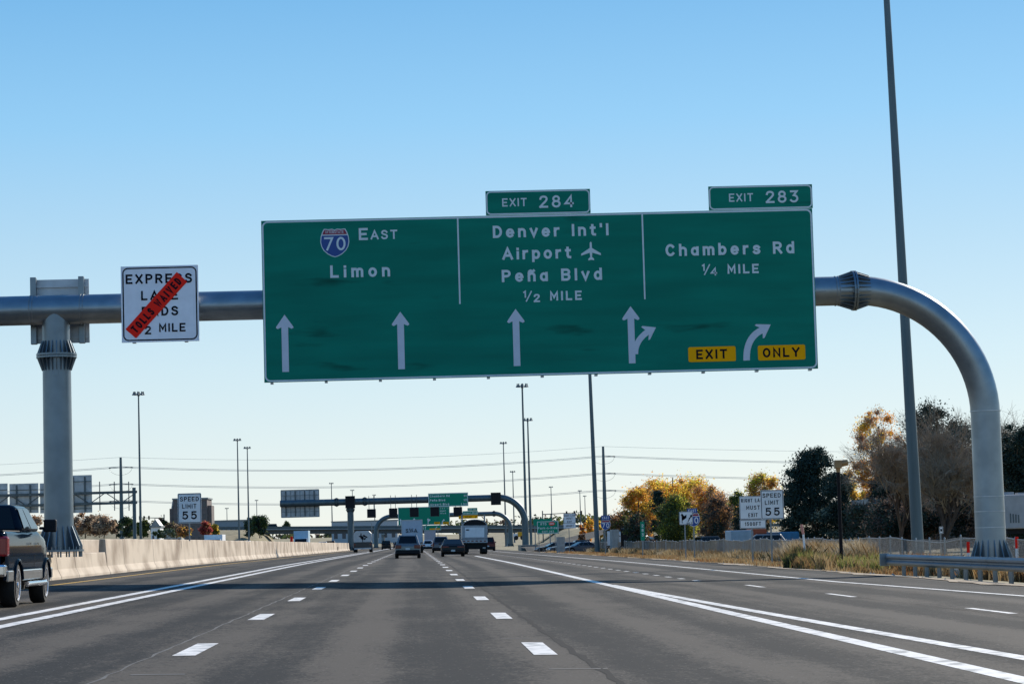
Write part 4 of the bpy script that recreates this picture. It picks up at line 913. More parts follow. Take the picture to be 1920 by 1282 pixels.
def wheel(t, x, y, r, wd, side):
    w_ = MB(); w_.lathe_x([(-wd/2, r*.6), (-wd/2, r*.93), (-wd*.36, r), (wd*.36, r), (wd/2, r*.93), (wd/2, r*.6)], 0, 0, 0, 28)
    o = part('wheel', w_, M_TYRE, t, smooth_=True, local=True); o.location = (x, y, r)
    s_ = side; dsh = MB().lathe_x([(s_*wd*.40, r*.60), (s_*wd*.43, r*.60)], 0, 0, 0, 24); part('rim_dish', dsh, M_WELL, o, local=True)  # rim dish coloured black, so the gaps between the spokes are painted dark
    rm = MB(); q_ = 24
    for x0_, x1_, r0_, r1_ in ((.40, .54, r*.60, r*.66), (.54, .55, r*.66, r*.72)):
        vs = [(s_*wd*x, rr_*math.cos(2*math.pi*k/q_), rr_*math.sin(2*math.pi*k/q_)) for x, rr_ in ((x0_, r0_), (x1_, r1_)) for k in range(q_)]
        rm.add(vs, [(k, (k+1) % q_, (k+1) % q_+q_, k+q_) for k in range(q_)])
    for k in range(6):
        a = 2*math.pi*k/6; d = Vector((0, math.cos(a), math.sin(a))); tt_ = Vector((0, -math.sin(a), math.cos(a)))*r*.07
        p0 = Vector((s_*wd*.5, 0, 0)); p1 = p0+d*r*.62; e = Vector((s_*wd*.06, 0, 0))
        rm.add([p0-tt_-e, p0+tt_-e, p1+tt_*1.3-e, p1-tt_*1.3-e, p0-tt_, p0+tt_, p1+tt_*1.3, p1-tt_*1.3], [(0, 3, 2, 1), (4, 5, 6, 7), (0, 1, 5, 4), (1, 2, 6, 5), (2, 3, 7, 6), (3, 0, 4, 7)])
    rm.lathe_x([(s_*wd*.45, r*.16), (s_*wd*.56, r*.12)], 0, 0, 0, 12)
    part('rim', rm, M_RIM, o, local=True)
def car(label, x, y, kind, col, W=None, rev=False, group=None, z=None, cat_=None, name=None, sc=1.0):
    D = {'suv': (4.65, 1.86, 1.70), 'sedan': (4.9, 1.88, 1.42), 'bigsuv': (5.2, 2.02, 1.92), 'jeep': (4.3, 1.88, 1.82), 'hatch': (4.3, 1.78, 1.52), 'van': (5.3, 2.0, 2.05)}[kind]
    L, Wd, H = D; Wd = W or Wd; z = zr(x, y) if z is None else z
    t = thing(name or {'suv': 'sport_utility_vehicle', 'bigsuv': 'sport_utility_vehicle', 'jeep': 'off_road_car', 'van': 'van', 'sedan': 'sedan_car', 'hatch': 'hatchback_car'}[kind], label, cat_ or {'sedan': 'car', 'hatch': 'car', 'van': 'van'}.get(kind, 'SUV'), (x, y, z), group)
    t.rotation_euler = (0 if not rev else 0, math.atan(.019), math.pi if rev else 0)
    zb, rw = .30, .34 if kind in ('sedan', 'hatch') else .38
    hb = {'suv': 1.02, 'sedan': .95, 'bigsuv': 1.15, 'jeep': 1.12, 'hatch': .92, 'van': 1.15}[kind]
    hood = {'suv': .98, 'sedan': .84, 'bigsuv': 1.1, 'jeep': 1.08, 'hatch': .86, 'van': 1.0}[kind]
    wy = (.95, L-.92) if kind != 'sedan' else (1.1, L-.95)
    top = [(0.0, .5), (.02, hb-.15), (.10, hb), (L-1.5, hb), (L-.3, hood-.02), (L-.04, hood-.2), (L, .55)]
    b = MB().prism_x(side_profile(top[::1], L, zb, wy, rw+.07), -Wd/2, Wd/2); part('body', b, PT[col], t, bevel=.07, local=True)
    part('underbody', MB().box(-Wd/2+.25, Wd/2-.25, .15, L-.2, .2, .6).box(-Wd/2+.05, Wd/2-.05, wy[0]-rw-.03, wy[0]+rw+.03, .35, rw*2+.12).box(-Wd/2+.05, Wd/2-.05, wy[1]-rw-.03, wy[1]+rw+.03, .35, rw*2+.12) if False else MB().box(-Wd/2+.25, Wd/2-.25, .15, L-.2, .2, .6), M_WELL, t, local=True)
    # cabin
    rr = {'suv': (.12, .62, L-1.45, L-2.35), 'sedan': (.55, 1.55, L-1.35, L-2.3), 'bigsuv': (.08, .38, L-1.5, L-2.2), 'jeep': (.1, .25, L-1.35, L-1.75), 'hatch': (.1, .7, L-1.2, L-2.2), 'van': (.08, .3, L-1.0, L-1.8)}[kind]
    wb, wt = Wd/2-.06, Wd/2-({'jeep': .16, 'van': .2}.get(kind, .27))
    B = [(-wb, rr[0], hb-.01), (wb, rr[0], hb-.01), (wb, rr[2], hb-.01), (-wb, rr[2], hb-.01)]; T = [(-wt, rr[1], H), (wt, rr[1], H), (wt, rr[3], H), (-wt, rr[3], H)]
    part('cabin', MB().hexa(B, T), PT[col], t, bevel=.07, local=True)
    cen = (0, L/2, hb)
    def pane(nm, q, k, off=.012):
        q = quad_inset(q, k, off, cen); part(nm, MB().add(q, [(0, 1, 2, 3)]), M_GLASS, t, local=True)
    def sub(q, u0, u1, v0, v1):
        q = [Vector(v) for v in q]; f = lambda u, v: (q[0]*(1-u)+q[1]*u)*(1-v)+(q[3]*(1-u)+q[2]*u)*v
        return [f(u0, v0), f(u1, v0), f(u1, v1), f(u0, v1)]
    pane('rear_window', sub([B[0], B[1], T[1], T[0]], .1, .9, .12, .86), 1.0)
    pane('windscreen', sub([B[3], B[2], T[2], T[3]], .07, .93, .08, .9), 1.0)
    for q in ([B[1], B[2], T[2], T[1]], [B[0], B[3], T[3], T[0]]):
        for u0, u1 in ((.07, .36), (.39, .66), (.69, .94)): pane('side_window', sub(q, u0, u1, .12, .84), 1.0)
    zl = hb-.1; hl = .22
    for s in (-1, 1):
        xx = s*(Wd/2-.24)
        if kind in ('bigsuv', 'jeep', 'van'): lm = MB().box(s*(Wd/2-.11)-.09, s*(Wd/2-.11)+.09, -.02, .12, zl-.32, zl+.12)
        elif kind == 'sedan': lm = MB().box(s*(Wd/2-.33)-.27, s*(Wd/2-.33)+.27, -.015, .1, zl-.13, zl-.0)
        else: lm = MB().box(xx-.22, xx+.22, -.02, .14, zl-.2, zl+.06)
        part('tail_light', lm, M_LAMPR, t, local=True, bevel=.02)
        part('headlight', MB().box(xx-.18, xx+.18, L-.12, L+.01, hood-.32, hood-.16), M_RIM, t, local=True, bevel=.02)
        part('wing_mirror', MB().box(s*(Wd/2+.1)-.1, s*(Wd/2+.1)+.1, rr[2]-.55, rr[2]-.42, hb+.02, hb+.17), PT[col], t, local=True, bevel=.03)
        for y_ in wy: wheel(t, s*(Wd/2-.12), y_, rw, .24, s)
    part('bumper', MB().box(-Wd/2+.06, Wd/2-.06, -.07, .18, .32, .62 if kind != 'sedan' else .56), M_TRIMB if kind != 'sedan' else PT[col], t, bevel=.05, local=True)
    part('licence_plate', MB().box(-.16, .16, -.085 if kind == 'sedan' else -.03, -.01, .62 if kind != 'sedan' else .42, .77 if kind != 'sedan' else .56), M_PLATE, t, local=True)
    if kind in ('suv', 'bigsuv'): part('roof_rail', MB().box(-wt+.02, -wt+.07, rr[1]+.1, rr[3]-.1, H+.02, H+.06).box(wt-.07, wt-.02, rr[1]+.1, rr[3]-.1, H+.02, H+.06), M_TRIMB, t, local=True)
    if kind == 'jeep': w_ = MB().lathe_x([(-.1, .36), (.1, .36)], 0, 0, 0, 20); o = part('spare_wheel', w_, M_TYRE, t, local=True); o.rotation_euler = (0, 0, math.pi/2); o.location = (0, -.12, .95)
    return t
car('silver SUV driving ahead in the middle lane, the nearest car ahead', -.55, 184, 'suv', 'silver')
car('black sedan driving ahead, right of the silver SUV and left of the truck', 3.05, 203, 'sedan', 'black')
car('dark grey SUV half hidden behind the left side of the black sedan', 3.05, 300, 'bigsuv', 'bluegrey')
car('small white car far ahead between the box truck and the dark SUV', 2.2, 432, 'suv', 'white')
car('dark car far ahead just right of the small white car', 4.6, 480, 'suv', 'dark_grey')
car('dark maroon SUV partly hidden behind the right side of the dump truck', 10.0, 345, 'bigsuv', 'maroon')
car('black off-road car far ahead in the left lane with a spare wheel', -5.8, 505, 'jeep', 'black')
car('dark car far off in the left lanes, just left of the silver SUV', -4.6, 640, 'suv', 'dark_grey')
def box_truck(label, x, y, W, zt_, L=7, col=M_WHITE2, kind='box', rev=False, z=None, cabcol='white', name='box_truck'):
    z = zr(x, y) if z is None else z; t = thing(name, label, 'truck', (x, y, z)); t.rotation_euler = (0, 0, math.pi if rev else 0); h = zt_-z
    part('cargo_box', MB().box(-W/2, W/2, 0, L, .95, h), col, t, bevel=.03, local=True)
    m = MB(); fr = .09
    m.box(-W/2-.01, -W/2+fr, -.03, .02, .95, h+.01).box(W/2-fr, W/2+.01, -.03, .02, .95, h+.01).box(-W/2+fr, W/2-fr, -.03, .02, h-fr, h+.01).box(-W/2+fr, W/2-fr, -.03, .02, .95, 1.05)
    part('door_frame', m, M_ALU, t, local=True)
    part('chassis', MB().box(-.45, .45, .1, L+2, .55, .93).box(-W/2+.1, W/2-.1, -.05, .1, .5, .68), M_WELL, t, local=True)
    part('cab', MB().prism_x([(L+.1, .55), (L+.1, min(h, 2.5)), (L+1.1, min(h, 2.5)), (L+1.7, 1.5), (L+2.3, 1.35), (L+2.35, .55)], -W/2+.15, W/2-.15), PT[cabcol], t, bevel=.08, local=True)
    q = [(-W/2+.25, L+1.14, 2.4), (W/2-.25, L+1.14, 2.4), (W/2-.25, L+1.66, 1.62), (-W/2+.25, L+1.66, 1.62)]
    part('windscreen', MB().add([(a, b+.03, c) for a, b, c in q], [(0, 1, 2, 3)]), M_GLASS, t, local=True)
    for s in (-1, 1):
        for yy in (1.3, L+1.1): wheel(t, s*(W/2-.18), yy, .46, .34, s)
        part('tail_light', MB().box(s*(W/2-.22)-.1, s*(W/2-.22)+.1, -.08, -.04, .72, .88), M_LAMPR, t, local=True)
        part('mud_flap', MB().box(s*(W/2-.3)-.26, s*(W/2-.3)+.26, .6, .62, .2, .9), M_TRIMB, t, local=True)
    return t, h
zt1 = P(773, 974, 292).z
t, h = box_truck('white box truck with a dark SWA mark on its rear door, behind the silver SUV', -.3, 292, 2.45, zt1, 7.5, pm('box_truck_door', (.42, .50, .58), .5, var=.04))
L_ = text_mb('SWA', 1.35, .42, lambda u, v, d: (-.75+u, -.035-d, h-1.45+v+(.06 if u > .4 and u < .9 else 0)), .16); L_.add([(-.8, -.036, h-1.5), (.1, -.036, h-1.38), (.95, -.036, h-1.55), (.1, -.036, h-1.32)], [(0, 1, 2, 3)])
part('logo', L_, M_BLACK, t, local=True)
part('print_line', MB().box(-.5, .55, -.036, -.034, h-2.05, h-1.98).box(-.2, .3, -.036, -.034, h-2.3, h-2.25), M_BLUE, t, local=True)
zt4 = P(806, 994.5, 560).z
box_truck('pale trailer far ahead under the small green sign, right of the white box truck', 3.4, 560, 2.5, zt4, 12, pm('trailer_pinkish', (.45, .40, .42), .6, var=.06), name='semi_trailer')
# dump truck with white tailgate board
Yd = 247; xd = (889.5-778)*Yd/4700; zd = zr(xd, Yd)
t = thing('dump_truck', 'dump truck with arched cover and big white tailgate board, right of the black sedan', 'truck', (xd, Yd, zd)); t.rotation_euler = (0, math.atan(.019), 0)
W = 2.5; h = P(889, 984.5, Yd).z-zd; hb = P(889, 1009, Yd).z-zd
m_grey = pm('tailgate_grey', (.36, .38, .40), .5, .3)
part('dump_body', MB().box(-W/2, W/2, 0, 6.5, hb, h), m_grey, t, bevel=.03, local=True)
part('tailgate_board', MB().box(-W/2+.28, W/2-.32, -.03, 0, hb+.12, h-.2), M_WHITE2, t, local=True)
part('tailgate_frame', frame(MB(), -W/2+.02, W/2-.02, hb, h, .02, .12, -.02), m_grey, t, local=True)
part('logo', MB().box(-.85, -.6, -.036, -.031, h-.5, h-.38).box(-.9, -.5, -.036, -.031, h-.46, h-.43), M_BLACK, t, local=True)
part('cover_arch', MB().prism_y([(-W/2+.05, h+.01)]+[(-(W/2-.05)*math.cos(a), h+.01+.58*math.sin(a)) for a in [math.pi*i/12 for i in range(1, 12)]]+[(W/2-.05, h+.01)], .05, 6.4), M_TRIMB, t, local=True)
am = MB(); n = 14; rO = W/2-.03
for i in range(n):
    a, b = math.pi*i/n, math.pi*(i+1)/n
    am.add([(-rO*math.cos(a), -.02, h+.6*math.sin(a)), (-rO*math.cos(b), -.02, h+.6*math.sin(b)), (-rO*.93*math.cos(b), -.02, h+.54*math.sin(b)), (-rO*.93*math.cos(a), -.02, h+.54*math.sin(a))], [(0, 1, 2, 3)])
part('cover_rim', am, m_grey, t, local=True)
part('striped_bumper', MB().box(-W/2, W/2, -.02, .1, hb-.42, hb-.05), m_grey, t, local=True)
for k in range(6): part('reflective_stripe', MB().box(-W/2+.08+k*.41, -W/2+.30+k*.41, -.03, -.022, hb-.3, hb-.2), M_LAMPR, t, local=True)
part('chassis', MB().box(-W/2+.5, W/2-.5, .1, 8, .5, hb-.42), M_WELL, t, local=True)
for s in (-1, 1):
    for yy in (1.2, 2.6, 7.6): wheel(t, s*(W/2-.3), yy, .52, .55, s)
    part('mud_flap', MB().box(s*(W/2-.34)-.32, s*(W/2-.34)+.32, .45, .48, .22, hb-.3), M_TRIMB, t, local=True)
part('licence_plate', MB().box(W/2-.5, W/2-.2, .43, .445, .55, .68), M_PLATE, t, local=True)
part('cab', MB().prism_x([(6.7, .6), (6.7, h), (7.9, h), (8.3, 1.7), (9.4, 1.5), (9.45, .6)], -W/2+.1, W/2-.1), PT['dark_grey'], t, bevel=.08, local=True)
for s, zt_ in ((-1, P(870, 963, Yd).z-zd), (1, P(911, 963, Yd).z-zd)):
    part('exhaust_stack', MB().tube([(s*(W/2-.12), 6.6, 1), (s*(W/2-.12), 6.6, zt_)], [.09, .08], 10), M_STEEL, t, local=True)
part('wing_mirror', MB().box(W/2+.08, W/2+.3, 7.2, 7.3, h-.9, h-.2), M_TRIMB, t, bevel=.03, local=True)
# white service truck in the express lane
Ys = 340; xs = (680.5-778)*Ys/4700; zs = zr(xs, Ys); hs_ = P(680, 995, Ys).z-zs
t = thing('service_truck', 'white rounded service truck in the express lane beside the median barrier', 'truck', (xs, Ys, zs)); W = 2.5
part('bed_body', MB().box(-W/2, W/2, 0, 5.5, .55, 1.35), PT['dark_grey'], t, bevel=.05, local=True)
part('tank', MB().prism_y([(-W/2+.1, 1.36), (W/2-.1, 1.36), (W/2-.02, 1.7), (W/2-.06, hs_-.35), (W/2-.4, hs_), (-W/2+.4, hs_), (-W/2+.06, hs_-.35), (-W/2+.02, 1.7)], .05, 5.2), pm('tank_white', (.48, .48, .47), .5, var=.06), t, bevel=.06, local=True)
tm = MB()
for k in range(26):
    a = random.random()*6.28; r_ = random.random()**.6; cx_, cz = r_*.62*math.cos(a), 2.0+r_*.42*math.sin(a)+.12
    poly(tm, [(cx_+.13*math.cos(b)*random.uniform(.6, 1.2), cz+.1*math.sin(b)*random.uniform(.6, 1.2)) for b in [2*math.pi*i/6 for i in range(6)]], .045-.0004*k)
tm.box(-.05, .05, .035, .043, 1.4, 2.2); part('tree_print', tm, M_BLACK, t, local=True)
for s in (-1, 1):
    for yy in (1.1, 6.2): wheel(t, s*(W/2-.2), yy, .46, .42, s)
    part('tail_light', MB().box(s*(W/2-.2)-.1, s*(W/2-.2)+.1, -.03, 0, .95, 1.2), M_LAMPR, t, local=True)
    part('side_pole', MB().tube([(s*(W/2+.02), .2, .6), (s*(W/2+.02), .2, P(680, 985, Ys).z-zs+.3)], .045, 8), M_STEEL, t, local=True)
part('bumper', MB().box(-W/2+.1, W/2-.1, -.12, .05, .42, .62), M_ALU, t, local=True)
part('cab', MB().prism_x([(5.3, .55), (5.3, 2.2), (6.4, 2.2), (6.9, 1.5), (7.6, 1.3), (7.65, .55)], -W/2+.15, W/2-.15), PT['white'], t, bevel=.08, local=True)
# ---- near pickup truck
Wp, Lp = 2.0, 5.9
xp = -7.68-Wp/2; yp = 47.7
t = thing('pickup_truck', 'dark blue crew cab pickup truck with chrome wheels at the left edge of the photo', 'pickup truck', (xp, yp, zr(xp, yp))); t.rotation_euler = (0, math.atan(.019), 0)
wy = (1.25, 4.95); rw = .425; zb = .52
M_NAVY = pm('pickup_paint', (.006, .014, .026), .22, .0, var=.03, coat=0., spec=.4)
M_LOWREFL = pm('lower_body_reflection', (.30, .29, .27), .3, .5, coat=1, var=.05)  # pale tone paints in the lit concrete reflected along the lower sides
top = [(0.0, .72), (.0, 1.38), (.05, 1.45), (2.02, 1.46), (2.08, 1.48), (4.15, 1.48), (4.6, 1.40), (5.5, 1.30), (5.82, 1.15), (Lp, .75)]
M_NAVY.node_tree.nodes['Principled BSDF'].inputs['IOR'].default_value = 1.11; M_NAVY.node_tree.nodes['Principled BSDF'].inputs['Roughness'].default_value = .07
def hwid(y, z):       # barrel-sided body with a tapering nose
    w_ = lerp_pts([(.5, .955), (.62, .985), (.8, 1.0), (1.0, .998), (1.2, .985), (1.36, .962), (1.45, .93), (1.49, .86)], z)
    if y > 4.7: w_ -= .16*((y-4.7)/1.2)**2
    if y < .12: w_ -= .05*(1-y/.12)
    return w_
def ztop(y): return lerp_pts([(0, 1.44), (.06, 1.47), (2.0, 1.47), (4.3, 1.48), (4.7, 1.41), (5.5, 1.31), (5.8, 1.18), (5.9, 1.02)], y)
def pickup_side(s_):
    m = MB(); ny, nz = 118, 18; idx = {}
    for i in range(ny+1):
        y_ = Lp*i/ny; zt_ = ztop(y_)
        for j in range(nz+1):
            z_ = .54+(zt_-.54)*j/nz; m.v.append((s_*hwid(y_, z_+(1.48-zt_)*(j/nz)**2), y_, z_))
    for i in range(ny):
        for j in range(nz):
            yc = Lp*(i+.5)/ny; zc_ = .54+(ztop(yc)-.54)*(j+.5)/nz
            if any((yc-q)**2+(zc_-.40)**2 < (rw+.10)**2 for q in wy): continue
            k = i*(nz+1)+j; m.f.append((k, k+nz+1, k+nz+2, k+1) if s_ > 0 else (k, k+1, k+nz+2, k+nz+1)); m.m.append(0)
    return m
for s_ in (-1, 1): part('body_side', pickup_side(s_), M_NAVY, t, smooth_=True, local=True)
core = MB(); core.box(-.86, .86, .02, 2.0, .62, 1.0).box(-.86, .86, 2.0, 4.6, .55, 1.47).box(-.84, .84, 4.6, 5.8, .6, 1.2)
part('body', core, M_NAVY, t, bevel=.04, local=True)
bt = MB(); n = 30
for i in range(n+1):
    y_ = 4.2+(Lp-4.2)*i/n; zt_ = ztop(y_)
    for k in range(9): u = -1+k/4; bt.v.append((u*hwid(y_, 1.49)*1.0, y_, zt_+.05*(1-u*u)*(1 if y_ < 5.7 else .3)))
for i in range(n):
    for k in range(8): q = i*9+k; bt.f.append((q, q+1, q+10, q+9)); bt.m.append(0)
part('hood', bt, M_NAVY, t, smooth_=True, local=True)
br_ = MB()
for s_ in (-1, 1): br_.box(s_*.83-.07, s_*.83+.07, .03, 2.05, 1.44, 1.475)
part('bed_rail', br_, M_TRIMB, t, bevel=.015, local=True)
lo = MB()
for a, b in ((.05, wy[0]-rw-.12), (wy[0]+rw+.12, wy[1]-rw-.12), (wy[1]+rw+.12, Lp-.08)): 
    for s in (-1, 1): part('reflection_strip', MB().box(s*(Wp/2-.02)-.03, s*(Wp/2-.02)+.028, a, b, zb-.02, zb+.2), M_LOWREFL, t, bevel=.028, local=True)  # added strips carrying the painted reflection between the wheel arches
part('underbody', MB().box(-Wp/2+.32, Wp/2-.32, .3, Lp-.2, .3, .9), M_WELL, t, local=True)
wl = MB()
for y_ in wy:
    for s in (-1, 1): wl.prism_x([(y_+(rw+.10)*math.cos(a), .40+(rw+.10)*math.sin(a)) for a in [math.pi*i/12 for i in range(13)]], s*(Wp/2-.02), s*(Wp/2-.34)) if s > 0 else wl.prism_x([(y_+(rw+.10)*math.cos(a), .40+(rw+.10)*math.sin(a)) for a in [math.pi*i/12 for i in range(13)]], -Wp/2+.34, -Wp/2+.02)
M_LAMPP = pm('pickup_tail_lamp', (.28, .010, .016), .2, coat=.2, var=.1)
for y_ in wy:
    for s in (-1, 1):
        fl = MB().tube([(s*(Wp/2+.005), y_+(rw+.12)*math.cos(a), .36+(rw+.12)*math.sin(a)) for a in [math.pi*(.1+.8*i/14) for i in range(15)]], .03, 8)
        part('wheel_arch', fl, M_NAVY, t, smooth_=True, local=True)
H = 1.99
B = [(-Wp/2+.04, 2.1, 1.46), (Wp/2-.04, 2.1, 1.46), (Wp/2-.04, 4.6, 1.46), (-Wp/2+.04, 4.6, 1.46)]
T = [(-Wp/2+.24, 2.32, H), (Wp/2-.24, 2.32, H), (Wp/2-.24, 3.75, H), (-Wp/2+.24, 3.75, H)]
cb = part('cabin', MB().hexa(B, T), M_NAVY, t, bevel=.13, local=True); cb.modifiers[0].segments = 5
def sub(q, u0, u1, v0, v1):
    q = [Vector(v) for v in q]; f = lambda u, v: (q[0]*(1-u)+q[1]*u)*(1-v)+(q[3]*(1-u)+q[2]*u)*v
    return [f(u0, v0), f(u1, v0), f(u1, v1), f(u0, v1)]
def pane2(nm, q): part(nm, MB().add(quad_inset(q, 1, .014, (0, 3, 1.5)), [(0, 1, 2, 3)]), M_GLASS, t, local=True)
pane2('rear_window', sub([B[0], B[1], T[1], T[0]], .08, .92, .08, .88)); pane2('windscreen', sub([B[3], B[2], T[2], T[3]], .06, .94, .06, .92))
for q in ([B[1], B[2], T[2], T[1]], [B[0], B[3], T[3], T[0]]):
    pane2('side_window', sub(q, .05, .40, .1, .86)); pane2('side_window', sub(q, .44, .84, .1, .86))
for s in (-1, 1):
    part('tail_light', MB().box(s*(Wp/2-.10)-.09, s*(Wp/2-.10)+.10, -.03, .20, .98, 1.36), M_LAMPP, t, bevel=.045, local=True, label='red tail light')
    part('wing_mirror', MB().box(s*(Wp/2+.20)-.13, s*(Wp/2+.20)+.13, 4.02, 4.14, 1.45, 1.71).box(s*(Wp/2+.03)-.06, s*(Wp/2+.03)+.06, 4.04, 4.1, 1.5, 1.56), M_TRIMB, t, bevel=.04, local=True)
    part('running_board', MB().tube([(s*(Wp/2+.06), 2.0, .43), (s*(Wp/2+.06), 4.35, .43)], .055, 12).box(s*(Wp/2+.0)-.05, s*Wp/2+.05, 2.1, 4.25, .44, .47), M_CHROME, t, local=True, smooth_=True)
    for y_, hh in ((2.55, 0), (3.55, 0)): part('door_handle', MB().box(s*(Wp/2-.01)-.03, s*(Wp/2-.01)+.03, y_, y_+.2, 1.2, 1.24), M_CHROME, t, local=True)
    part('door_seam', MB().box(s*Wp/2-.004, s*Wp/2+.004, 3.28, 3.292, .75, 1.0), M_WELL, t, local=True)
    for y_ in wy: wheel(t, s*(Wp/2-.16), y_, rw, .30, s)
part('rear_bumper', MB().box(-Wp/2+.02, Wp/2-.02, -.14, .12, .60, .84), M_CHROME, t, bevel=.05, local=True)
part('tailgate', MB().box(-Wp/2+.2, Wp/2-.2, -.03, .0, .88, 1.42), M_NAVY, t, bevel=.01, local=True)
part('licence_plate', MB().box(-.16, .16, -.15, -.142, .65, .79), M_PLATE, t, local=True)
# ---- traffic on the opposite carriageway
def zo(x, y): return zw(x, y)
for px, Y, k, c, l in ((455, 300, 'bigsuv', 'white', 'white SUV roof showing above the median barrier left of the second gantry sign'), (486, 345, 'suv', 'silver', 'pale car roof above the barrier just right of the white SUV'), (604, 420, 'suv', 'white', 'pale car roof above the barrier right of the blue box truck'),
                       (619, 470, 'bigsuv', 'maroon', 'dark maroon SUV above the barrier near the second gantry post'), (432, 390, 'sedan', 'dark_grey', 'dark car roof above the barrier left of the white SUV')):
    x = P(px, 1010, Y).x; car(l, x, Y+4.5, k, c, rev=True, z=zo(x, Y))
x = P(397, 1010, 330).x; box_truck('white box truck seen over the barrier right of the left speed limit sign', x, 338, 2.4, P(397, 1002, 330).z, 5.5, M_WHITE2, rev=True, z=zo(x, 330))
x = P(563, 1010, 430).x; box_truck('pale blue box truck seen over the barrier below the big sign back', x, 440, 2.5, P(563, 994.5, 430).z, 7, pm('pale_blue_box', (.42, .56, .66), .5, var=.05), rev=True, z=zo(x, 430))
cn = P(546.5, 1008, 410); m = MB(); m.tube([(cn.x, 410, zo(cn.x, 410)), (cn.x, 410, P(546, 1005.5, 410).z)], [.28, .2], 12); single('traffic_barrel', m, M_RED, 'orange traffic barrel above the barrier left of the blue box truck', 'traffic barrel')
mk_ = P(634, 1030, 200); m = MB(); x_ = -12.0; y_ = 4700*12.0/(778-633.5); m.add([], []); m.box(x_-.02, x_+.1, y_, y_+.05, zr(x_, y_)+.2, zr(x_, y_)+.75); single('reflector_marker', m, M_TRIMB, 'small black marker fixed on the face of the median barrier', 'marker')
# ---- parked and far vehicles at the right
def flatz(x, y): return terrain(x, y)
def semi_cab(label, px, Y, col, w_=2.4, py0=984):
    a = P(px, 1010, Y); z = flatz(a.x, Y); h = P(px, py0, Y).z-z
    t = thing('truck_cab', label, 'truck', (a.x, Y, z)); t.rotation_euler = (0, 0, -2.2)
    part('cab', MB().prism_x([(0, .5), (0, h), (1.6, h-.1), (2.0, 1.9), (3.2, 1.6), (3.3, .5)], -w_/2, w_/2), PT[col], t, bevel=.08, local=True)
    part('side_window', MB().add([(w_/2+.01, .9, 1.9), (w_/2+.01, 1.8, 1.9), (w_/2+.01, 1.45, h-.4), (w_/2+.01, .9, h-.4)], [(0, 1, 2, 3)]), M_GLASS, t, local=True)
    part('windscreen', MB().add([(-w_/2+.15, 1.66, h-.2), (w_/2-.15, 1.66, h-.2), (w_/2-.15, 2.04, 1.95), (-w_/2+.15, 2.04, 1.95)], [(0, 1, 2, 3)]), M_GLASS, t, local=True)
    part('grille', MB().box(-w_/2+.3, w_/2-.3, 3.3, 3.34, .7, 1.5), M_TRIMB, t, local=True)
    for s in (-1, 1): wheel(t, s*(w_/2-.15), 2.4, .5, .32, s); wheel(t, s*(w_/2-.15), .2, .5, .32, s)
semi_cab('white truck cab parked behind the fence right of the power pole', 1147, 275, 'white', 2.0, 995); semi_cab('dark truck cab parked next to the white cab behind the fence', 1174, 262, 'black', 2.3, 990)
ct = MB(); a, b = P(1148, 1015, 268), P(1161, 992, 268); ct.box(a.x, b.x, 268, 271, flatz(a.x, 268), b.z); single('equipment_cabinet', ct, M_CONCG, 'pale grey box body between the two parked truck cabs', 'container')
for k, (px, Y, kd, c, l) in enumerate(((1072, 330, 'sedan', 'dark_grey', 'leftmost dark car parked behind the fence, left of the thick mast'), (1096, 320, 'sedan', 'bluegrey', 'second parked car from the left behind the fence'), (1112, 325, 'suv', 'dark_grey', 'dark parked car directly left of the thick mast foot'), (1124, 300, 'sedan', 'bluegrey', 'blue grey parked car just right of the thick mast foot'),
                                     (1290, 250, 'suv', 'bluegrey', 'grey car parked under the trees behind the lane arrows sign'), (1352, 235, 'suv', 'dark_grey', 'dark car parked behind the fence left of the pale blue box'), (1479, 178, 'suv', 'silver', 'grey car parked behind the fence right of the right speed limit sign'))):
    x = P(px, 1010, Y).x; o = car(l, x, Y, kd, c, z=flatz(x, Y), group='cars parked behind the fence'); o.rotation_euler = (0, 0, R(100+20*math.sin(k*3)))
def container(label, px0, px1, py0, Y, mat, name='container', cat_='container', depth=4):
    a, b = P(px0, 1010, Y), P(px1, py0, Y); z = flatz(a.x, Y); t = thing(name, label, cat_, (a.x, Y, z))
    part('body', MB().box(a.x, b.x, Y, Y+depth, z+.3, b.z), mat, t, bevel=.06); n = int((b.x-a.x)/.45); m = MB()
    for i in range(n+1): x = a.x+(b.x-a.x)*i/max(n, 1); m.box(x-.04, x+.04, Y-.03, Y-.002, z+.4, b.z-.08)
    part('rib', m, mat, t); part('skid', MB().box(a.x+.1, b.x-.1, Y+.2, Y+depth-.2, z-.02, z+.29), M_WELL, t)
container('pale blue grey box behind the fence below the 1500 FT plate', 1372, 1411, 993, 190, pm('blue_grey_box', (.26, .36, .44), .6, var=.08))
container('rust red container between the pale blue box and the long blue one', 1412, 1436, 990.5, 196, pm('rust_red_box', (.32, .07, .03), .7, var=.15))
container('long blue container behind the fence below the dark pine', 1437, 1497, 996, 200, pm('blue_box', (.05, .22, .36), .6, var=.08))
Yt = 120; a, b = P(1886, 985, Yt), P(1965, 925, Yt); zg = flatz(a.x, Yt)
t = thing('parked_trailer', 'grey box trailer at the right edge of the photo behind the gantry post', 'trailer', (a.x, Yt, zg)); mt = pm('grey_trailer', (.36, .35, .35), .6, var=.08)
zb_ = P(1900, 991, Yt).z
part('body', MB().box(a.x, b.x, Yt, Yt+5, zb_, b.z), mt, t, bevel=.06); part('roof_vent', MB().box(a.x+.2, a.x+.7, Yt+1, Yt+1.6, b.z, b.z+.14).box(a.x+.9, a.x+1.2, Yt+1, Yt+1.6, b.z, b.z+.1), mt, t)
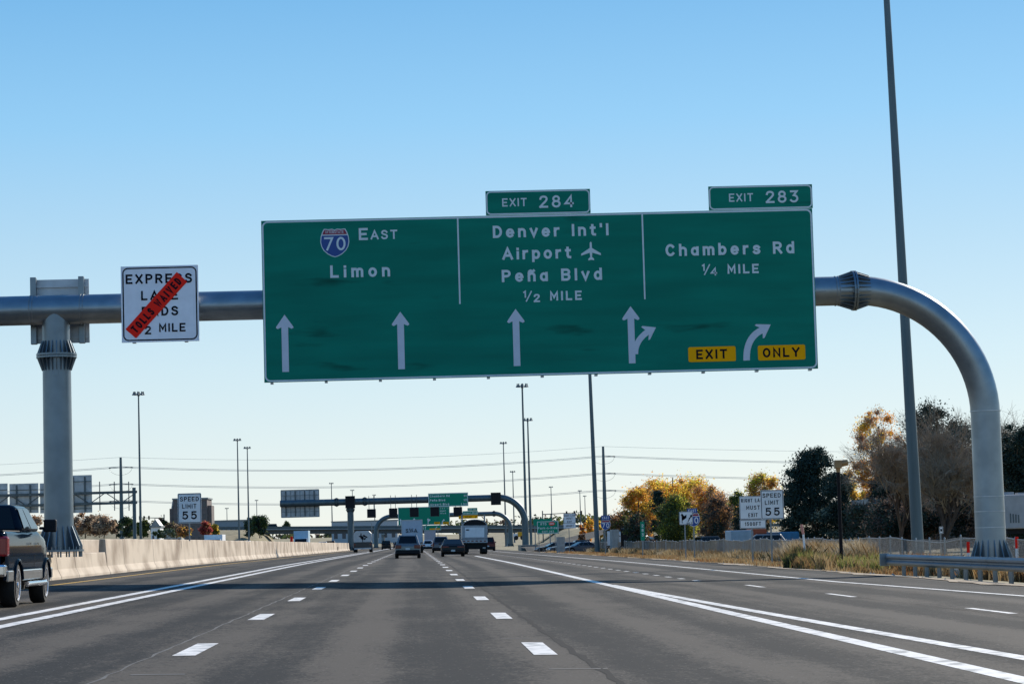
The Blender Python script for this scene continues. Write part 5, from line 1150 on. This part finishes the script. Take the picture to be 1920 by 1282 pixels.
for k in range(4): q = P(1893.5+5*k, 970, Yt); part('vent_slot', MB().box(q.x, q.x+.07, Yt-.012, Yt-.002, P(1893, 980, Yt).z, P(1893, 962+k, Yt).z), M_DARKST, t)
part('chassis', MB().box(a.x+.1, b.x, Yt+.2, Yt+4.8, zb_-.25, zb_-.01), M_WELL, t)
for yy in (.8, 3.8): 
    w_ = MB().tube([(a.x+.9, Yt+yy-.15, zg+.45), (a.x+.9, Yt+yy+.15, zg+.45)], .45, 20); part('wheel', w_, M_TYRE, t)
# yellow loader on the ramp and vehicles on the cross road
Yy = 560; a = P(973, 1012, Yy); t = thing('yellow_loader', 'yellow and white construction vehicle on the exit ramp by the curved gantry arm', 'loader', (a.x, Yy, terrain(a.x, Yy))); zg = a.z
part('body', MB().box(a.x-.2, a.x+1.1, Yy, Yy+3, zg+.7, zg+1.8), PT['yellow'], t, bevel=.08); part('bucket', MB().box(a.x-1.2, a.x-.25, Yy, Yy+2, zg+.4, zg+1.4), PT['white'], t, bevel=.08)
for dx in (-.6, .8): part('wheel', MB().tube([(a.x+dx, Yy-.05, zg+.5), (a.x+dx, Yy+.3, zg+.5)], .5, 14), M_TYRE, t)
for px, l, c in ((485, 'white truck on the cross road beside the dark hill trees', 'white'), (520, 'dark van on the cross road left of the big sign back', 'dark_grey')):
    x = P(px, 985, 978).x; car(l, x, 978, 'van', c, z=deckz(x)+.02).rotation_euler = (0, 0, math.pi/2)
# ================================================================== FENCE
FX = 21.7; Y0f, Y1f = 84.0, 332.0
fe = thing('chain_link_fence', 'long grey chain link fence behind the roadside signs on the right', 'fence', (FX, Y0f, terrain(FX, Y0f)))
M_WIREF = pm('fence_wire', (.34, .34, .33), .5, .5); M_FPOST = pm('fence_post', (.38, .38, .37), .55, .4)
FH = 1.36
def fence_wires():
    vs = []; fs = []; d = .11; rr = .0045
    for sgn in (1, -1):
        y = Y0f
        while y < Y1f:
            ya, yb = (y, y+FH) if sgn > 0 else (y+FH, y)
            za, zb_ = terrain(FX, ya)+.03, terrain(FX, yb)+FH
            r_ = rr*(1 if y < 130 else 1.6)
            o = len(vs)
            for (yy, zz) in ((ya, za), (yb, zb_)):
                vs += [(FX-r_+.006*sgn, yy, zz), (FX+r_+.006*sgn, yy, zz-r_), (FX+.006*sgn, yy, zz+r_)]
            fs += [(o, o+1, o+4, o+3), (o+1, o+2, o+5, o+4), (o+2, o, o+3, o+5)]
            y += d if y < 130 else .14
    m = MB(); m.v = vs; m.f = fs; m.m = [0]*len(fs); return m
part('wire_mesh', fence_wires(), M_WIREF, fe, kind='stuff')
M_SLAT = pm('fence_slat', (.30, .30, .29), .75, var=.25, scale=2)
sl = MB(); y = 124.0
while y < Y1f:
    if random.random() < .30:
        z = terrain(FX, y); hh = FH*random.uniform(.86, .99); sl.box(FX-.022, FX-.014, y, y+.07*random.uniform(.6, 1.2), z+.02, z+hh)
    y += .13
part('slat', sl, M_SLAT, fe, kind='stuff')
pmesh = MB().tube([(0, 0, -.1), (0, 0, FH+.05)], .035, 8).tube([(0, 0, FH+.05), (0, 0, FH+.11)], [.045, .012], 8).mesh('post', M_FPOST)
y = Y0f; k = 0; posts = []
while y < Y1f:
    o = link('post', pmesh, fe); z = terrain(FX, y); o.location = (0, y-Y0f, z-fe.location.z); o.rotation_euler = (random.uniform(-.03, .03), random.uniform(-.03, .03), 0); y += 2.7 if y > 110 else 3.05
tr = MB(); pts = []
y = Y0f
while y < Y1f: pts.append((FX, y, terrain(FX, y)+FH+.01-(.12*math.sin((y-96)/14*math.pi) if 96 < y < 110 else 0))); y += 1.5
tr.tube(pts, .018, 6); part('top_rail', tr, M_FPOST, fe)
for py, px, Y, lab in ((1021, 1814, 96, 'red topped white marker post left of the right gantry post base'), (1012, 1905, 90, 'red topped white marker post at the right edge behind the guardrail'), (1000, 1118, 0, '')):
    if not Y: continue
    a = P(px, py, Y); zg = terrain(a.x, Y); t = thing('marker_post', lab, 'marker post', (a.x, Y, zg))
    part('post', MB().tube([(a.x, Y, zg-.05), (a.x+.02, Y, a.z-.3)], .055, 10), M_WHITE2, t); part('red_cap', MB().tube([(a.x+.02, Y, a.z-.3), (a.x+.03, Y, a.z+.12)], .06, 10), M_RED, t)
a = P(1505, 993, 116); zg = terrain(a.x, 116); t = thing('marker_post', 'leaning pink topped marker post in the weeds left of the brown pole', 'marker post', (a.x, 116, zg))
part('post', MB().tube([(a.x+.1, 116, zg), (a.x+.02, 116, a.z-.2)], .05, 8), M_WHITE2, t); part('pink_cap', MB().tube([(a.x+.02, 116, a.z-.2), (a.x-.05, 116, a.z+.25)], .06, 8), pm('pink_cap', (.6, .25, .2), .6), t)
a = P(1765, 1000, 128); t, x0, x1, z0, z1 = pole_sign('tiny white notice sign behind the fence between the mast and the gantry post', 128, [(1765, 1030, 995)], [(1761, 986.5), (1768.5, 986.5), (1761, 1000), (1768.5, 1000)], [], bw=.02)
m = MB().box(x0+.06, x1-.06, 127.99, 127.995, z0+.12, z0+.24); part('print_block', m, M_BLACK, t)
# ================================================================== TREES
def leafmat(name, c, tr=.35): return pm(name, c, .75, var=.22, scale=.6, trans=tr, spec=.2)
LM = {k: leafmat('leaf_'+k, c, t) for k, c, t in [
    ('gold', (.95, .60, .09), .6), ('orange', (.78, .38, .07), .6), ('rust', (.52, .26, .11), .55), ('yellowgreen', (.55, .52, .07), .55), ('olive', (.15, .16, .04), .4),
    ('green', (.075, .11, .035), .35), ('pine', (.024, .046, .036), .1), ('pine2', (.05, .075, .055), .1), ('brown', (.15, .105, .08), .35), ('palebrown', (.50, .36, .24), .5), ('red', (.42, .09, .08), .5), ('sage', (.20, .23, .17), .3)]}
def leaves_mesh(name, cents, rads, n, size, mats, weights, up=0.0, flat=.8, seed=0, aspect=.55):
    r = np.random.default_rng(seed); K = len(cents); cents = np.array(cents, float); rads = np.array(rads, float)
    vol = rads.prod(1)**(2/3); idx = r.choice(K, n, p=vol/vol.sum())
    d = r.normal(size=(n, 3)); d /= np.linalg.norm(d, axis=1)[:, None]; rr = np.abs(r.normal(size=n))*.52+.12*r.random(n)
    c = cents[idx]+d*rads[idx]*rr[:, None]
    a = r.normal(size=(n, 3)); a[:, 2] = a[:, 2]*flat+up; a /= np.linalg.norm(a, axis=1)[:, None]
    b = np.cross(a, r.normal(size=(n, 3))); b /= np.linalg.norm(b, axis=1)[:, None]
    s = size*(.6+.8*r.random(n))[:, None]; A = a*s; B = b*s*aspect
    v = np.stack([c-A, c+B, c+A, c-B], 1).reshape(-1, 3)
    me = bpy.data.meshes.new(name); me.vertices.add(4*n); me.vertices.foreach_set('co', v.ravel())
    me.loops.add(4*n); me.loops.foreach_set('vertex_index', np.arange(4*n)); me.polygons.add(n)
    me.polygons.foreach_set('loop_start', np.arange(n)*4); me.polygons.foreach_set('loop_total', np.full(n, 4))
    for m in mats: me.materials.append(m)
    w_ = np.array(weights, float); 
    # each clump leans to one colour
    cm = r.choice(len(mats), K, p=w_/w_.sum()); mi = np.where(r.random(n) < .62, cm[idx], r.choice(len(mats), n, p=w_/w_.sum()))
    me.polygons.foreach_set('material_index', mi.astype(np.int32)); me.update(); return me
def limbs(mb, base, top, r0, cents, seed, nl=14):
    rnd = random.Random(seed); base = Vector(base); top = Vector(top); mid = base.lerp(top, .5)+Vector((rnd.uniform(-.3, .3), rnd.uniform(-.3, .3), 0))
    mb.tube([base-Vector((0, 0, .1)), base.lerp(mid, .5)+Vector((.05, 0, 0)), mid, top], [r0*1.2, r0, r0*.75, r0*.25], 9)
    cs = list(cents); rnd.shuffle(cs)
    for c in cs[:nl]:
        c = Vector(c); t = rnd.uniform(.3, .8); s = base.lerp(mid, t*2) if t < .5 else mid.lerp(top, t*2-1)
        m = s.lerp(c, .5)+Vector((rnd.uniform(-.3, .3), rnd.uniform(-.3, .3), -.05*(c-s).length))
        mb.tube([s, m, c], [r0*.38, r0*.22, r0*.07], 6)
def tree(name, label, px, hwpx, ytop, Y, mats, weights, n=14000, size=.11, K=46, bot=.25, shape='round', seed=1, group=None, cat_='tree', clump=.26, ybase=None, dy=0, bark=None, up=0., flat=.8, fillc=0, rad_y=1.0):
    rnd = random.Random(seed); a = P(px, 1005, Y); x = a.x; zg = terrain(x, Y) if ybase is None else P(px, ybase, Y).z
    zt_ = P(px, ytop-(4 if hwpx > 30 else 1), Y).z; W = sz(hwpx*1.14, Y); H = zt_-zg
    t = thing(name, label, cat_, (x, Y, zg), group); cents = []; rads = []
    z0 = zg+H*bot; hz = (zt_-z0)/2; zc_ = z0+hz
    i = 0
    while len(cents) < K and i < 4000:
        i += 1; u = rnd.uniform(-1, 1); v = rnd.uniform(-1, 1); w_ = rnd.uniform(-1, 1)
        if shape == 'round':
            if u*u+v*v+w_*w_ > 1 or u*u+v*v+w_*w_ < .12: continue
            q = 1
        elif shape == 'pine':      # broad rounded cone
            f = (w_+1)/2; q = min(1, 1.25*(1-f)**.55+.08)*min(1, .55+f*3)
            if u*u+v*v > 1: continue
            u *= q; v *= q
        elif shape == 'vase':
            f = (w_+1)/2; q = .45+.55*math.sin(min(1, f*1.15)*math.pi*.62)
            if u*u+v*v > 1 or (f > .8 and u*u+v*v > .55): continue
            u *= q; v *= q
        rc = clump*1.35*rnd.uniform(.55, 1.3)*min(W, hz*1.2)
        cents.append((x+u*(W-rc*.75), Y+v*(W*rad_y-rc*.7)+dy, zc_+w_*(hz-rc*.65))); rads.append((rc, rc, rc*(.62 if shape == 'pine' else .85)))
    n = int(n*1.5); size *= .82
    me = leaves_mesh('crown', [(c[0]-x, c[1]-Y, c[2]-zg) for c in cents], rads, n, size, mats, weights, seed=seed, up=up, flat=flat)
    link('crown', me, t)
    mb = MB(); limbs(mb, (x, Y, zg), (x, Y, zg+H*.85), max(.09, H*.022), cents, seed, 16 if shape != 'pine' else 8); part('trunk', mb, bark or M_BARK, t, smooth_=True)
    return t
GT = 'trees behind the fence on the right'
M_ = lambda *k: [LM[q] for q in k]
tree('cottonwood_tree', 'large golden orange autumn tree, tallest of the group right of the power pole', 1265, 72, 874, 300, M_('gold', 'orange', 'yellowgreen', 'rust'), (5, 4, 2, 2), 26000, .15, 96, .12, seed=3, clump=.24)
tree('cottonwood_tree', 'golden brown tree forming the left shoulder of the large autumn tree', 1200, 38, 908, 285, M_('gold', 'rust', 'olive', 'orange'), (3, 3, 2, 3), 15000, .13, 54, .1, seed=4)
tree('autumn_tree', 'rust and pink brown autumn tree on the right side of the large golden tree', 1328, 40, 902, 290, M_('rust', 'orange', 'palebrown', 'gold'), (4, 3, 3, 2), 15000, .13, 57, .05, seed=5)
tree('shrub_tree', 'dark brown low tree beside the parked truck cabs', 1160, 24, 950, 275, M_('brown', 'olive', 'rust'), (5, 2, 1), 8000, .13, 35, .05, seed=6)
tree('evergreen_tree', 'dark narrow evergreen in front of the large golden tree', 1236, 20, 918, 262, M_('pine', 'pine2'), (4, 1), 9000, .12, 41, .02, 'pine', seed=7)
tree('broadleaf_tree', 'dark green round tree with a low crown left of the lane arrows sign', 1268, 42, 927, 240, M_('green', 'olive', 'pine2', 'yellowgreen'), (4, 4, 1, 1), 20000, .11, 70, .03, seed=8)
tree('shrub_tree', 'dark shrubby tree above the mile marker, between golden and green trees', 1196, 26, 955, 255, M_('brown', 'pine2', 'green'), (3, 3, 2), 9000, .12, 35, .02, seed=9)
tree('young_tree', 'slim green and yellow tree between the rust tree and the exit sign', 1380, 21, 902, 262, M_('green', 'yellowgreen', 'gold', 'olive'), (3, 3, 2, 2), 9000, .11, 38, .1, seed=10)
tree('autumn_tree', 'orange yellow tree rising behind the right speed limit sign', 1436, 36, 879, 285, M_('gold', 'rust', 'palebrown', 'yellowgreen'), (3, 2, 2, 2), 13000, .13, 54, .15, seed=11)
tree('shrub_tree', 'dark brown thicket under the slim green and yellow tree', 1348, 36, 925, 248, M_('brown', 'rust', 'pine2'), (5, 2, 2), 14000, .11, 48, .0, seed=12)
tree('shrub_tree', 'dark thicket directly behind the RIGHT LANE MUST EXIT sign', 1415, 40, 938, 240, M_('brown', 'pine', 'pine2'), (3, 3, 2), 15000, .11, 48, .0, seed=13)
tree('pine_tree', 'big dark pine behind the speed limit sign and brown pole', 1530, 76, 838, 215, M_('pine', 'pine2'), (3, 2), 46000, .12, 136, .0, 'pine', seed=14, clump=.2)
tree('pine_tree', 'second dark pine overlapping the right side of the big one', 1575, 42, 885, 205, M_('pine', 'pine2', 'sage'), (3, 3, 1), 20000, .11, 70, .0, 'pine', seed=15, clump=.24)
tree('shrub_tree', 'grey green bushy tree right of the brown pole', 1622, 34, 925, 190, M_('sage', 'pine2', 'brown'), (1, 4, 3), 16000, .09, 54, .0, seed=16)
tree('autumn_tree', 'thin leaved gold and tan tree left of the huge light mast', 1655, 56, 762, 215, M_('palebrown', 'rust', 'gold', 'orange'), (4, 3, 2, 2), 20000, .10, 73, .1, seed=17, clump=.2)
tree('autumn_tree', 'low golden tree between the brown pole and the bare tree', 1606, 30, 868, 222, M_('gold', 'yellowgreen', 'palebrown'), (4, 2, 3), 9000, .10, 34, .25, seed=28, clump=.22)
tree('autumn_tree', 'pink brown treetop just right of the huge light mast', 1728, 28, 764, 235, M_('palebrown', 'rust'), (3, 1), 5000, .11, 35, .2, seed=18)
tree('pine_tree', 'dark pine behind the bare tree, left of the gantry post', 1768, 76, 752, 205, M_('pine', 'pine2'), (3, 2), 50000, .12, 136, .0, 'vase', seed=19, clump=.22)
tree('pine_tree', 'dark pine behind the brown twigs left of the light mast', 1690, 56, 830, 195, M_('pine', 'brown', 'pine2'), (3, 3, 2), 30000, .10, 96, .0, 'round', seed=20, clump=.26)
tree('pine_tree', 'dark pine at the right edge above the grey trailer', 1925, 56, 770, 165, M_('pine', 'pine2'), (3, 2), 36000, .10, 102, .05, 'vase', seed=21, clump=.24)
tree('shrub_tree', 'dark undergrowth behind the gantry post base at the right', 1850, 80, 905, 175, M_('pine', 'brown'), (2, 3), 26000, .10, 70, .0, seed=22)
tree('shrub_tree', 'dark undergrowth below the bare tree', 1700, 80, 925, 178, M_('brown', 'pine', 'pine2'), (4, 3, 1), 26000, .10, 70, .0, seed=23)
tree('yellow_bush', 'bright yellow bush on the cross road slope left of the thick mast', 1105, 9, 967, 900, M_('gold', 'orange'), (3, 1), 2500, .4, 19, .0, seed=24); tree('yellow_bush', 'orange bush on the cross road slope beside the bright yellow one', 1094, 7, 972, 890, M_('orange', 'red'), (3, 1), 2000, .4, 16, .0, seed=25)
tree('yellow_bush', 'bright yellow bush just right of the thick mast', 1125, 7, 968, 900, M_('gold', 'yellowgreen'), (3, 1), 2000, .4, 16, .0, seed=26)
tree('shrub', 'dark rounded shrub on the grassy slope left of the thick mast', 1090, 9, 1000, 420, M_('brown', 'rust'), (3, 1), 2500, .2, 19, .0, seed=27)
# bare trees
def bare(label, px, ytop, hwpx, Y, seed, depth=6, nb=4, r0=.2, base_lean=0, mat=None):
    rnd = random.Random(seed); a = P(px, 1005, Y); zg = terrain(a.x, Y); H = P(px, ytop, Y).z-zg; W = sz(hwpx, Y)
    t = thing('bare_tree', label, 'tree', (a.x, Y, zg)); thick = MB(); thin = MB()
    def go(p, d, ln, r, k):
        q = p+d*ln; m = p.lerp(q, .5)+Vector((rnd.uniform(-1, 1), rnd.uniform(-1, 1), rnd.uniform(-1, 1)))*ln*.07
        (thick if k > depth-3 else thin).tube([p, m, q], [r, r*.82, r*.62], 7 if k > depth-2 else 3, False)
        if k == 0: return
        for i in range((nb if k > 2 else nb+1) if k < depth else nb+3):
            ax = Vector((rnd.gauss(0, 1), rnd.gauss(0, 1), rnd.gauss(0, .55))).normalized(); nd = (d*1.0+ax*rnd.uniform(.45, .95)).normalized()
            nd = Vector((nd.x*W/H*1.5, nd.y*W/H*1.5, nd.z)).normalized() if k > 3 else nd
            go(p.lerp(q, rnd.uniform(.35, 1)), nd, ln*(rnd.uniform(1.2, 1.7) if k == depth else rnd.uniform(.60, .84)), r*.58, k-1)
    go(Vector((a.x, Y, zg)), Vector((base_lean, 0, 1)).normalized(), H*.20, r0, depth)
    part('trunk', thick, M_TWIGD, t); part('twigs', thin, mat or M_TWIG, t, kind='stuff')
    return t
bare('large bare brown tree between the huge light mast and the gantry post', 1770, 765, 120, 160, 31, 6, 4, .2)
bare('bare brown tree behind the huge light mast', 1690, 795, 105, 168, 32, 6, 4, .16)
bare('tall thin bare tree whose twigs rise right of the gantry post', 1886, 752, 26, 185, 33, 5, 4, .14); bare('bare sapling poking above the dark pine left of the gantry post', 1800, 745, 18, 200, 34, 4, 4, .1)
# left background trees
GL = 'background trees at the left'
for px, hw, yt, Y, ms, ws, l, sd in ((160, 34, 962, 520, ('brown', 'palebrown', 'rust'), (4, 2, 1), 'brown leafless thicket right of the left steel post', 41), (195, 24, 966, 500, ('brown', 'palebrown'), (3, 2), 'brown thicket just left of the truss gantry end post', 42), (20, 60, 963, 540, ('rust', 'palebrown', 'brown'), (2, 3, 3), 'brown thicket behind the pickup roof', 43),
        (218, 12, 972, 620, ('green', 'pine2'), (2, 2), 'small dark green tree beside the left power pole', 44), (240, 15, 966, 640, ('green', 'pine2'), (2, 2), 'dark green tree behind the truss gantry end post', 45), (268, 14, 973, 680, ('olive', 'green'), (2, 1), 'olive tree right of the tall left light mast', 46), (300, 18, 972, 700, ('green', 'brown'), (2, 1), 'green brown tree left of the brown building', 47),
        (331, 18, 978, 560, ('brown', 'olive', 'palebrown'), (3, 3, 1), 'brown and olive tree in front of the brown building', 48), (386, 12, 977, 520, ('red', 'rust'), (4, 1), 'small bright red tree right of the left speed limit sign', 49), (402, 9, 984, 530, ('olive', 'gold'), (3, 1), 'small olive yellow tree right of the red one', 50), (310, 22, 992, 470, ('green', 'sage'), (2, 2), 'low green shrub in front of the white house', 51),
        (487, 17, 961, 930, ('green', 'pine'), (2, 2), 'large dark tree on the cross road embankment', 52), (468, 10, 969, 940, ('green', 'pine2'), (2, 2), 'smaller dark tree left of the large one on the embankment', 53), (538, 8, 978, 1050, ('pine2', 'green'), (1, 1), 'tiny dark conifer beyond the cross road', 54), (345, 14, 985, 500, ('rust', 'gold', 'brown'), (2, 1, 2), 'tan tree below the left speed limit sign', 55)):
    tree('background_tree', l, px, hw, yt, Y, M_(*ms), ws, 7000, .05+Y*.00042, 22, .0, seed=sd, ybase=1008, group=GL)
# far tree line hiding the horizon behind the cross road
def far_woods():
    c = []; r_ = []
    rnd = random.Random(5)
    for i in range(260):
        x = rnd.uniform(-620, 620); c.append((x, rnd.uniform(1700, 2100), rnd.uniform(7, 11)+3*math.sin(x*.013))); r_.append((rnd.uniform(6, 14), 8, rnd.uniform(3, 6)))
    return leaves_mesh('far_woodland', c, r_, 30000, 1.3, M_('olive', 'green', 'brown', 'pine2'), (2, 2, 2, 2), seed=77)
o = link('far_woodland', far_woods()); o['kind'] = 'stuff'; o['label'] = 'distant tree line beyond the cross road'; o['category'] = 'woodland'
# ================================================================== BUILDINGS
M_BRK = pm('brown_building_wall', (.16, .13, .12), .85, var=.1, scale=.5); M_WIN = pm('far_window_glass', (.05, .06, .075), .2)
def building(name, label, px0, px1, ytop, Y, mat, depth=14, rows=5, cols=6, roof=None, winz=1.5):
    a, b = P(px0, 1005, Y), P(px1, ytop, Y); zg = terrain(a.x, Y)-.3
    t = thing(name, label, 'building', (a.x, Y, zg)); part('wall', MB().box(a.x, b.x, Y, Y+depth, zg, b.z), mat, t)
    part('roof', MB().box(a.x-.3, b.x+.3, Y-.3, Y+depth+.3, b.z+.003, b.z+.4), roof or M_STEEL, t)
    w_ = (b.x-a.x)/cols; h_ = (b.z-zg)/rows
    for i in range(cols):
        for j in range(rows):
            f = part('window', MB().box(a.x+w_*(i+.28), a.x+w_*(i+.72), Y-.06, Y-.003, zg+h_*(j+.3), zg+h_*(j+.75)), M_WIN, t)
    return t, a.x, b.x, b.z
t, xa, xb, zt_ = building('hotel_building', 'tall brown building behind the left speed limit sign', 326, 388, 935, 690, M_BRK, 16, 5, 6)
part('tower', MB().box(P(318, 1000, 690).x, P(326, 950, 690).x-.01, 691, 700, -1, P(320, 953, 690).z), M_BRK, t); part('tower', MB().box(P(388, 1000, 690).x+.05, P(396, 946, 690).x, 691, 700, -1, P(392, 947, 690).z), M_BRK, t)
part('roof_sign', MB().tube([(P(322, 950, 690).x, 692, P(322, 953, 690).z), (P(325, 930, 690).x, 692, P(324, 934, 690).z)], .35, 8), M_STEEL, t)
building('house', 'small white house with a grey roof in front of the brown building', 283, 300, 988, 600, M_WHITE2, 8, 1, 2)
m = MB(); a, b = P(281, 988, 600), P(302, 988, 600); m.prism_y([(a.x, a.z), (b.x, a.z), ((a.x+b.x)/2, a.z+1.9)], 599.6, 608); part('gable_roof', m, M_STEEL, bpy.data.objects['house'])
building('house', 'long low pale house right of the small white one', 302, 340, 996, 620, M_CONCG, 8, 1, 4)
building('warehouse', 'long low grey warehouse with a teal band beside the left mast pair', 402, 474, 975, 1060, pm('warehouse_wall', (.22, .27, .31), .7), 30, 1, 8)
building('warehouse', 'pale hangar roof seen over the bridge right of the second gantry post', 622, 745, 975, 1250, pm('hangar_wall', (.42, .44, .46), .7), 40, 1, 8)
building('warehouse', 'dark low building behind the bare tree, left of the gantry post', 1640, 1790, 940, 195, pm('dark_metal_shed', (.045, .05, .055), .6), 8, 1, 5)
building('warehouse', 'dark low building behind the gantry post and the grey trailer', 1800, 1990, 905, 205, pm('dark_brown_shed', (.035, .034, .035), .7), 8, 1, 6)
# ================================================================== WEEDS AND GRASS
def weeds(name, label, spots, n, mats, ws, size, seed):
    """thin upright blades in clumps: spots = (x, y, rx, ry, height)"""
    r = np.random.default_rng(seed); K = len(spots); sp_ = np.array(spots, float); a = sp_[:, 2]*sp_[:, 3]; i = r.choice(K, n, p=a/a.sum())
    x = sp_[i, 0]+r.normal(size=n)*sp_[i, 2]*.5; y = sp_[i, 1]+r.normal(size=n)*sp_[i, 3]*.5; h = sp_[i, 4]*(.35+.75*r.random(n))
    z = np.array([terrain(p, q) for p, q in zip(x, y)])-.02
    th = r.random(n)*6.283; dx = np.cos(th)*size; dy = np.sin(th)*size; lx = r.normal(size=n)*h*.28; ly = r.normal(size=n)*h*.28
    b0 = np.stack([x-dx, y-dy, z], 1); b1 = np.stack([x+dx, y+dy, z], 1); m0 = np.stack([x-dx*.9+lx*.4, y-dy*.9+ly*.4, z+h*.6], 1); m1 = np.stack([x+dx*.9+lx*.4, y+dy*.9+ly*.4, z+h*.6], 1); tp_ = np.stack([x+lx, y+ly, z+h], 1)
    v = np.stack([b0, b1, m1, tp_, m0], 1).reshape(-1, 3); me = bpy.data.meshes.new(name); me.vertices.add(5*n); me.vertices.foreach_set('co', v.ravel())
    me.loops.add(5*n); me.loops.foreach_set('vertex_index', np.arange(5*n)); me.polygons.add(n); me.polygons.foreach_set('loop_start', np.arange(n)*5); me.polygons.foreach_set('loop_total', np.full(n, 5))
    for q in mats: me.materials.append(q)
    w_ = np.array(ws, float); cm = r.choice(len(mats), K, p=w_/w_.sum()); mi = np.where(r.random(n) < .7, cm[i], r.choice(len(mats), n, p=w_/w_.sum()))
    me.polygons.foreach_set('material_index', mi.astype(np.int32)); me.update()
    o = link(name, me); o['kind'] = 'stuff'; o['label'] = label; o['category'] = 'grass'; return o
G_DRY = pm('dry_grass', (.38, .28, .15), .85, var=.2, trans=.4, spec=.2); G_TAN = pm('tan_grass', (.29, .185, .085), .85, var=.25, trans=.4, spec=.2); G_RUST = pm('rusty_weed', (.28, .13, .05), .85, var=.25, trans=.4, spec=.2)
G_GRN = pm('green_weed', (.26, .27, .08), .8, var=.25, trans=.45, spec=.2); G_DKG = pm('dark_weed', (.05, .06, .03), .85, var=.2, trans=.3, spec=.2); G_PALE = pm('pale_weed', (.46, .39, .28), .85, var=.15, trans=.4, spec=.2)
rnd = random.Random(99)
sp = [(rnd.uniform(15.6, 18.5), rnd.uniform(88, 300), rnd.uniform(.3, .9), rnd.uniform(.8, 3.), rnd.uniform(.1, .32)) for _ in range(420)]
weeds('dry_grass', 'low dry tan grass on the verge along the right shoulder', sp, 70000, [G_DRY, G_TAN, G_RUST], (4, 4, 2), .018, 1)
sp = [(FX+rnd.uniform(-1.2, -.2), rnd.uniform(84, 320), rnd.uniform(.3, .7), rnd.uniform(.8, 3), rnd.uniform(.35, .8)) for _ in range(260)]
weeds('dry_weeds', 'taller dry weeds growing along the chain link fence', sp, 60000, [G_DRY, G_TAN, G_PALE, G_DKG], (4, 3, 2, 1), .016, 2)
def spx(px, Y, rx, ry, h): return (P(px, 1050, Y).x, Y, rx, ry, h)
sp = [spx(rnd.uniform(1488, 1560), rnd.uniform(98, 118), .35, 1.0, rnd.uniform(.3, .65)) for _ in range(16)]+[spx(rnd.uniform(1535, 1560), rnd.uniform(97, 104), .3, .5, .75) for _ in range(8)]+[spx(rnd.uniform(1590, 1650), rnd.uniform(92, 100), .35, .6, rnd.uniform(.4, .7)) for _ in range(20)]
weeds('green_weeds', 'green weed clumps at the foot of the brown pole', sp, 10000, [G_GRN, G_DRY, G_TAN], (3, 4, 3), .014, 3)
sp = [spx(rnd.uniform(1478, 1515), rnd.uniform(100, 112), .25, .6, rnd.uniform(.5, 1.0)) for _ in range(14)]
weeds('dark_weeds', 'dark weed clump right of the right speed limit sign post', sp, 5000, [G_DKG, G_GRN, G_TAN], (3, 1, 2), .014, 4)
sp = [(FX+rnd.uniform(-1.5, .6), rnd.uniform(115, 142), .4, 1.2, rnd.uniform(.8, 1.4)) for _ in range(60)]
weeds('pale_weeds', 'tall pale dry weeds standing against the fence behind the brown pole', sp, 26000, [G_PALE, G_DRY, G_TAN], (4, 3, 2), .016, 5)
sp = [(rnd.uniform(18.0, 21.3), rnd.uniform(76, 98), .5, 1.0, rnd.uniform(.35, .8)) for _ in range(130)]; sp = [q for q in sp if not (83 < q[1] < 88 and q[0] < 20.8) and not (q[1] < 86 and q[0] < 18.6)]
weeds('rust_weeds', 'orange brown dry weeds behind the guardrail', sp, 52000, [G_TAN, G_RUST, G_DRY, G_GRN], (4, 4, 2, 1), .015, 6)
# loose stones on the verge
m = MB()
for k in range(90):
    x, y_ = rnd.uniform(15.0, 16.2), rnd.uniform(60, 180); s_ = rnd.uniform(.02, .07); z = terrain(x, y_)+.05
    m.add([(x-s_, y_, z-s_*.6), (x, y_-s_, z-s_*.6), (x+s_, y_, z-s_*.6), (x, y_+s_, z-s_*.6), (x+s_*.2, y_, z+s_*.6)], [(0, 1, 4), (1, 2, 4), (2, 3, 4), (3, 0, 4), (3, 2, 1, 0)])
o = struct('stones', m, M_CONCG); o['kind'] = 'stuff'; o['label'] = 'small stones scattered on the dirt verge'
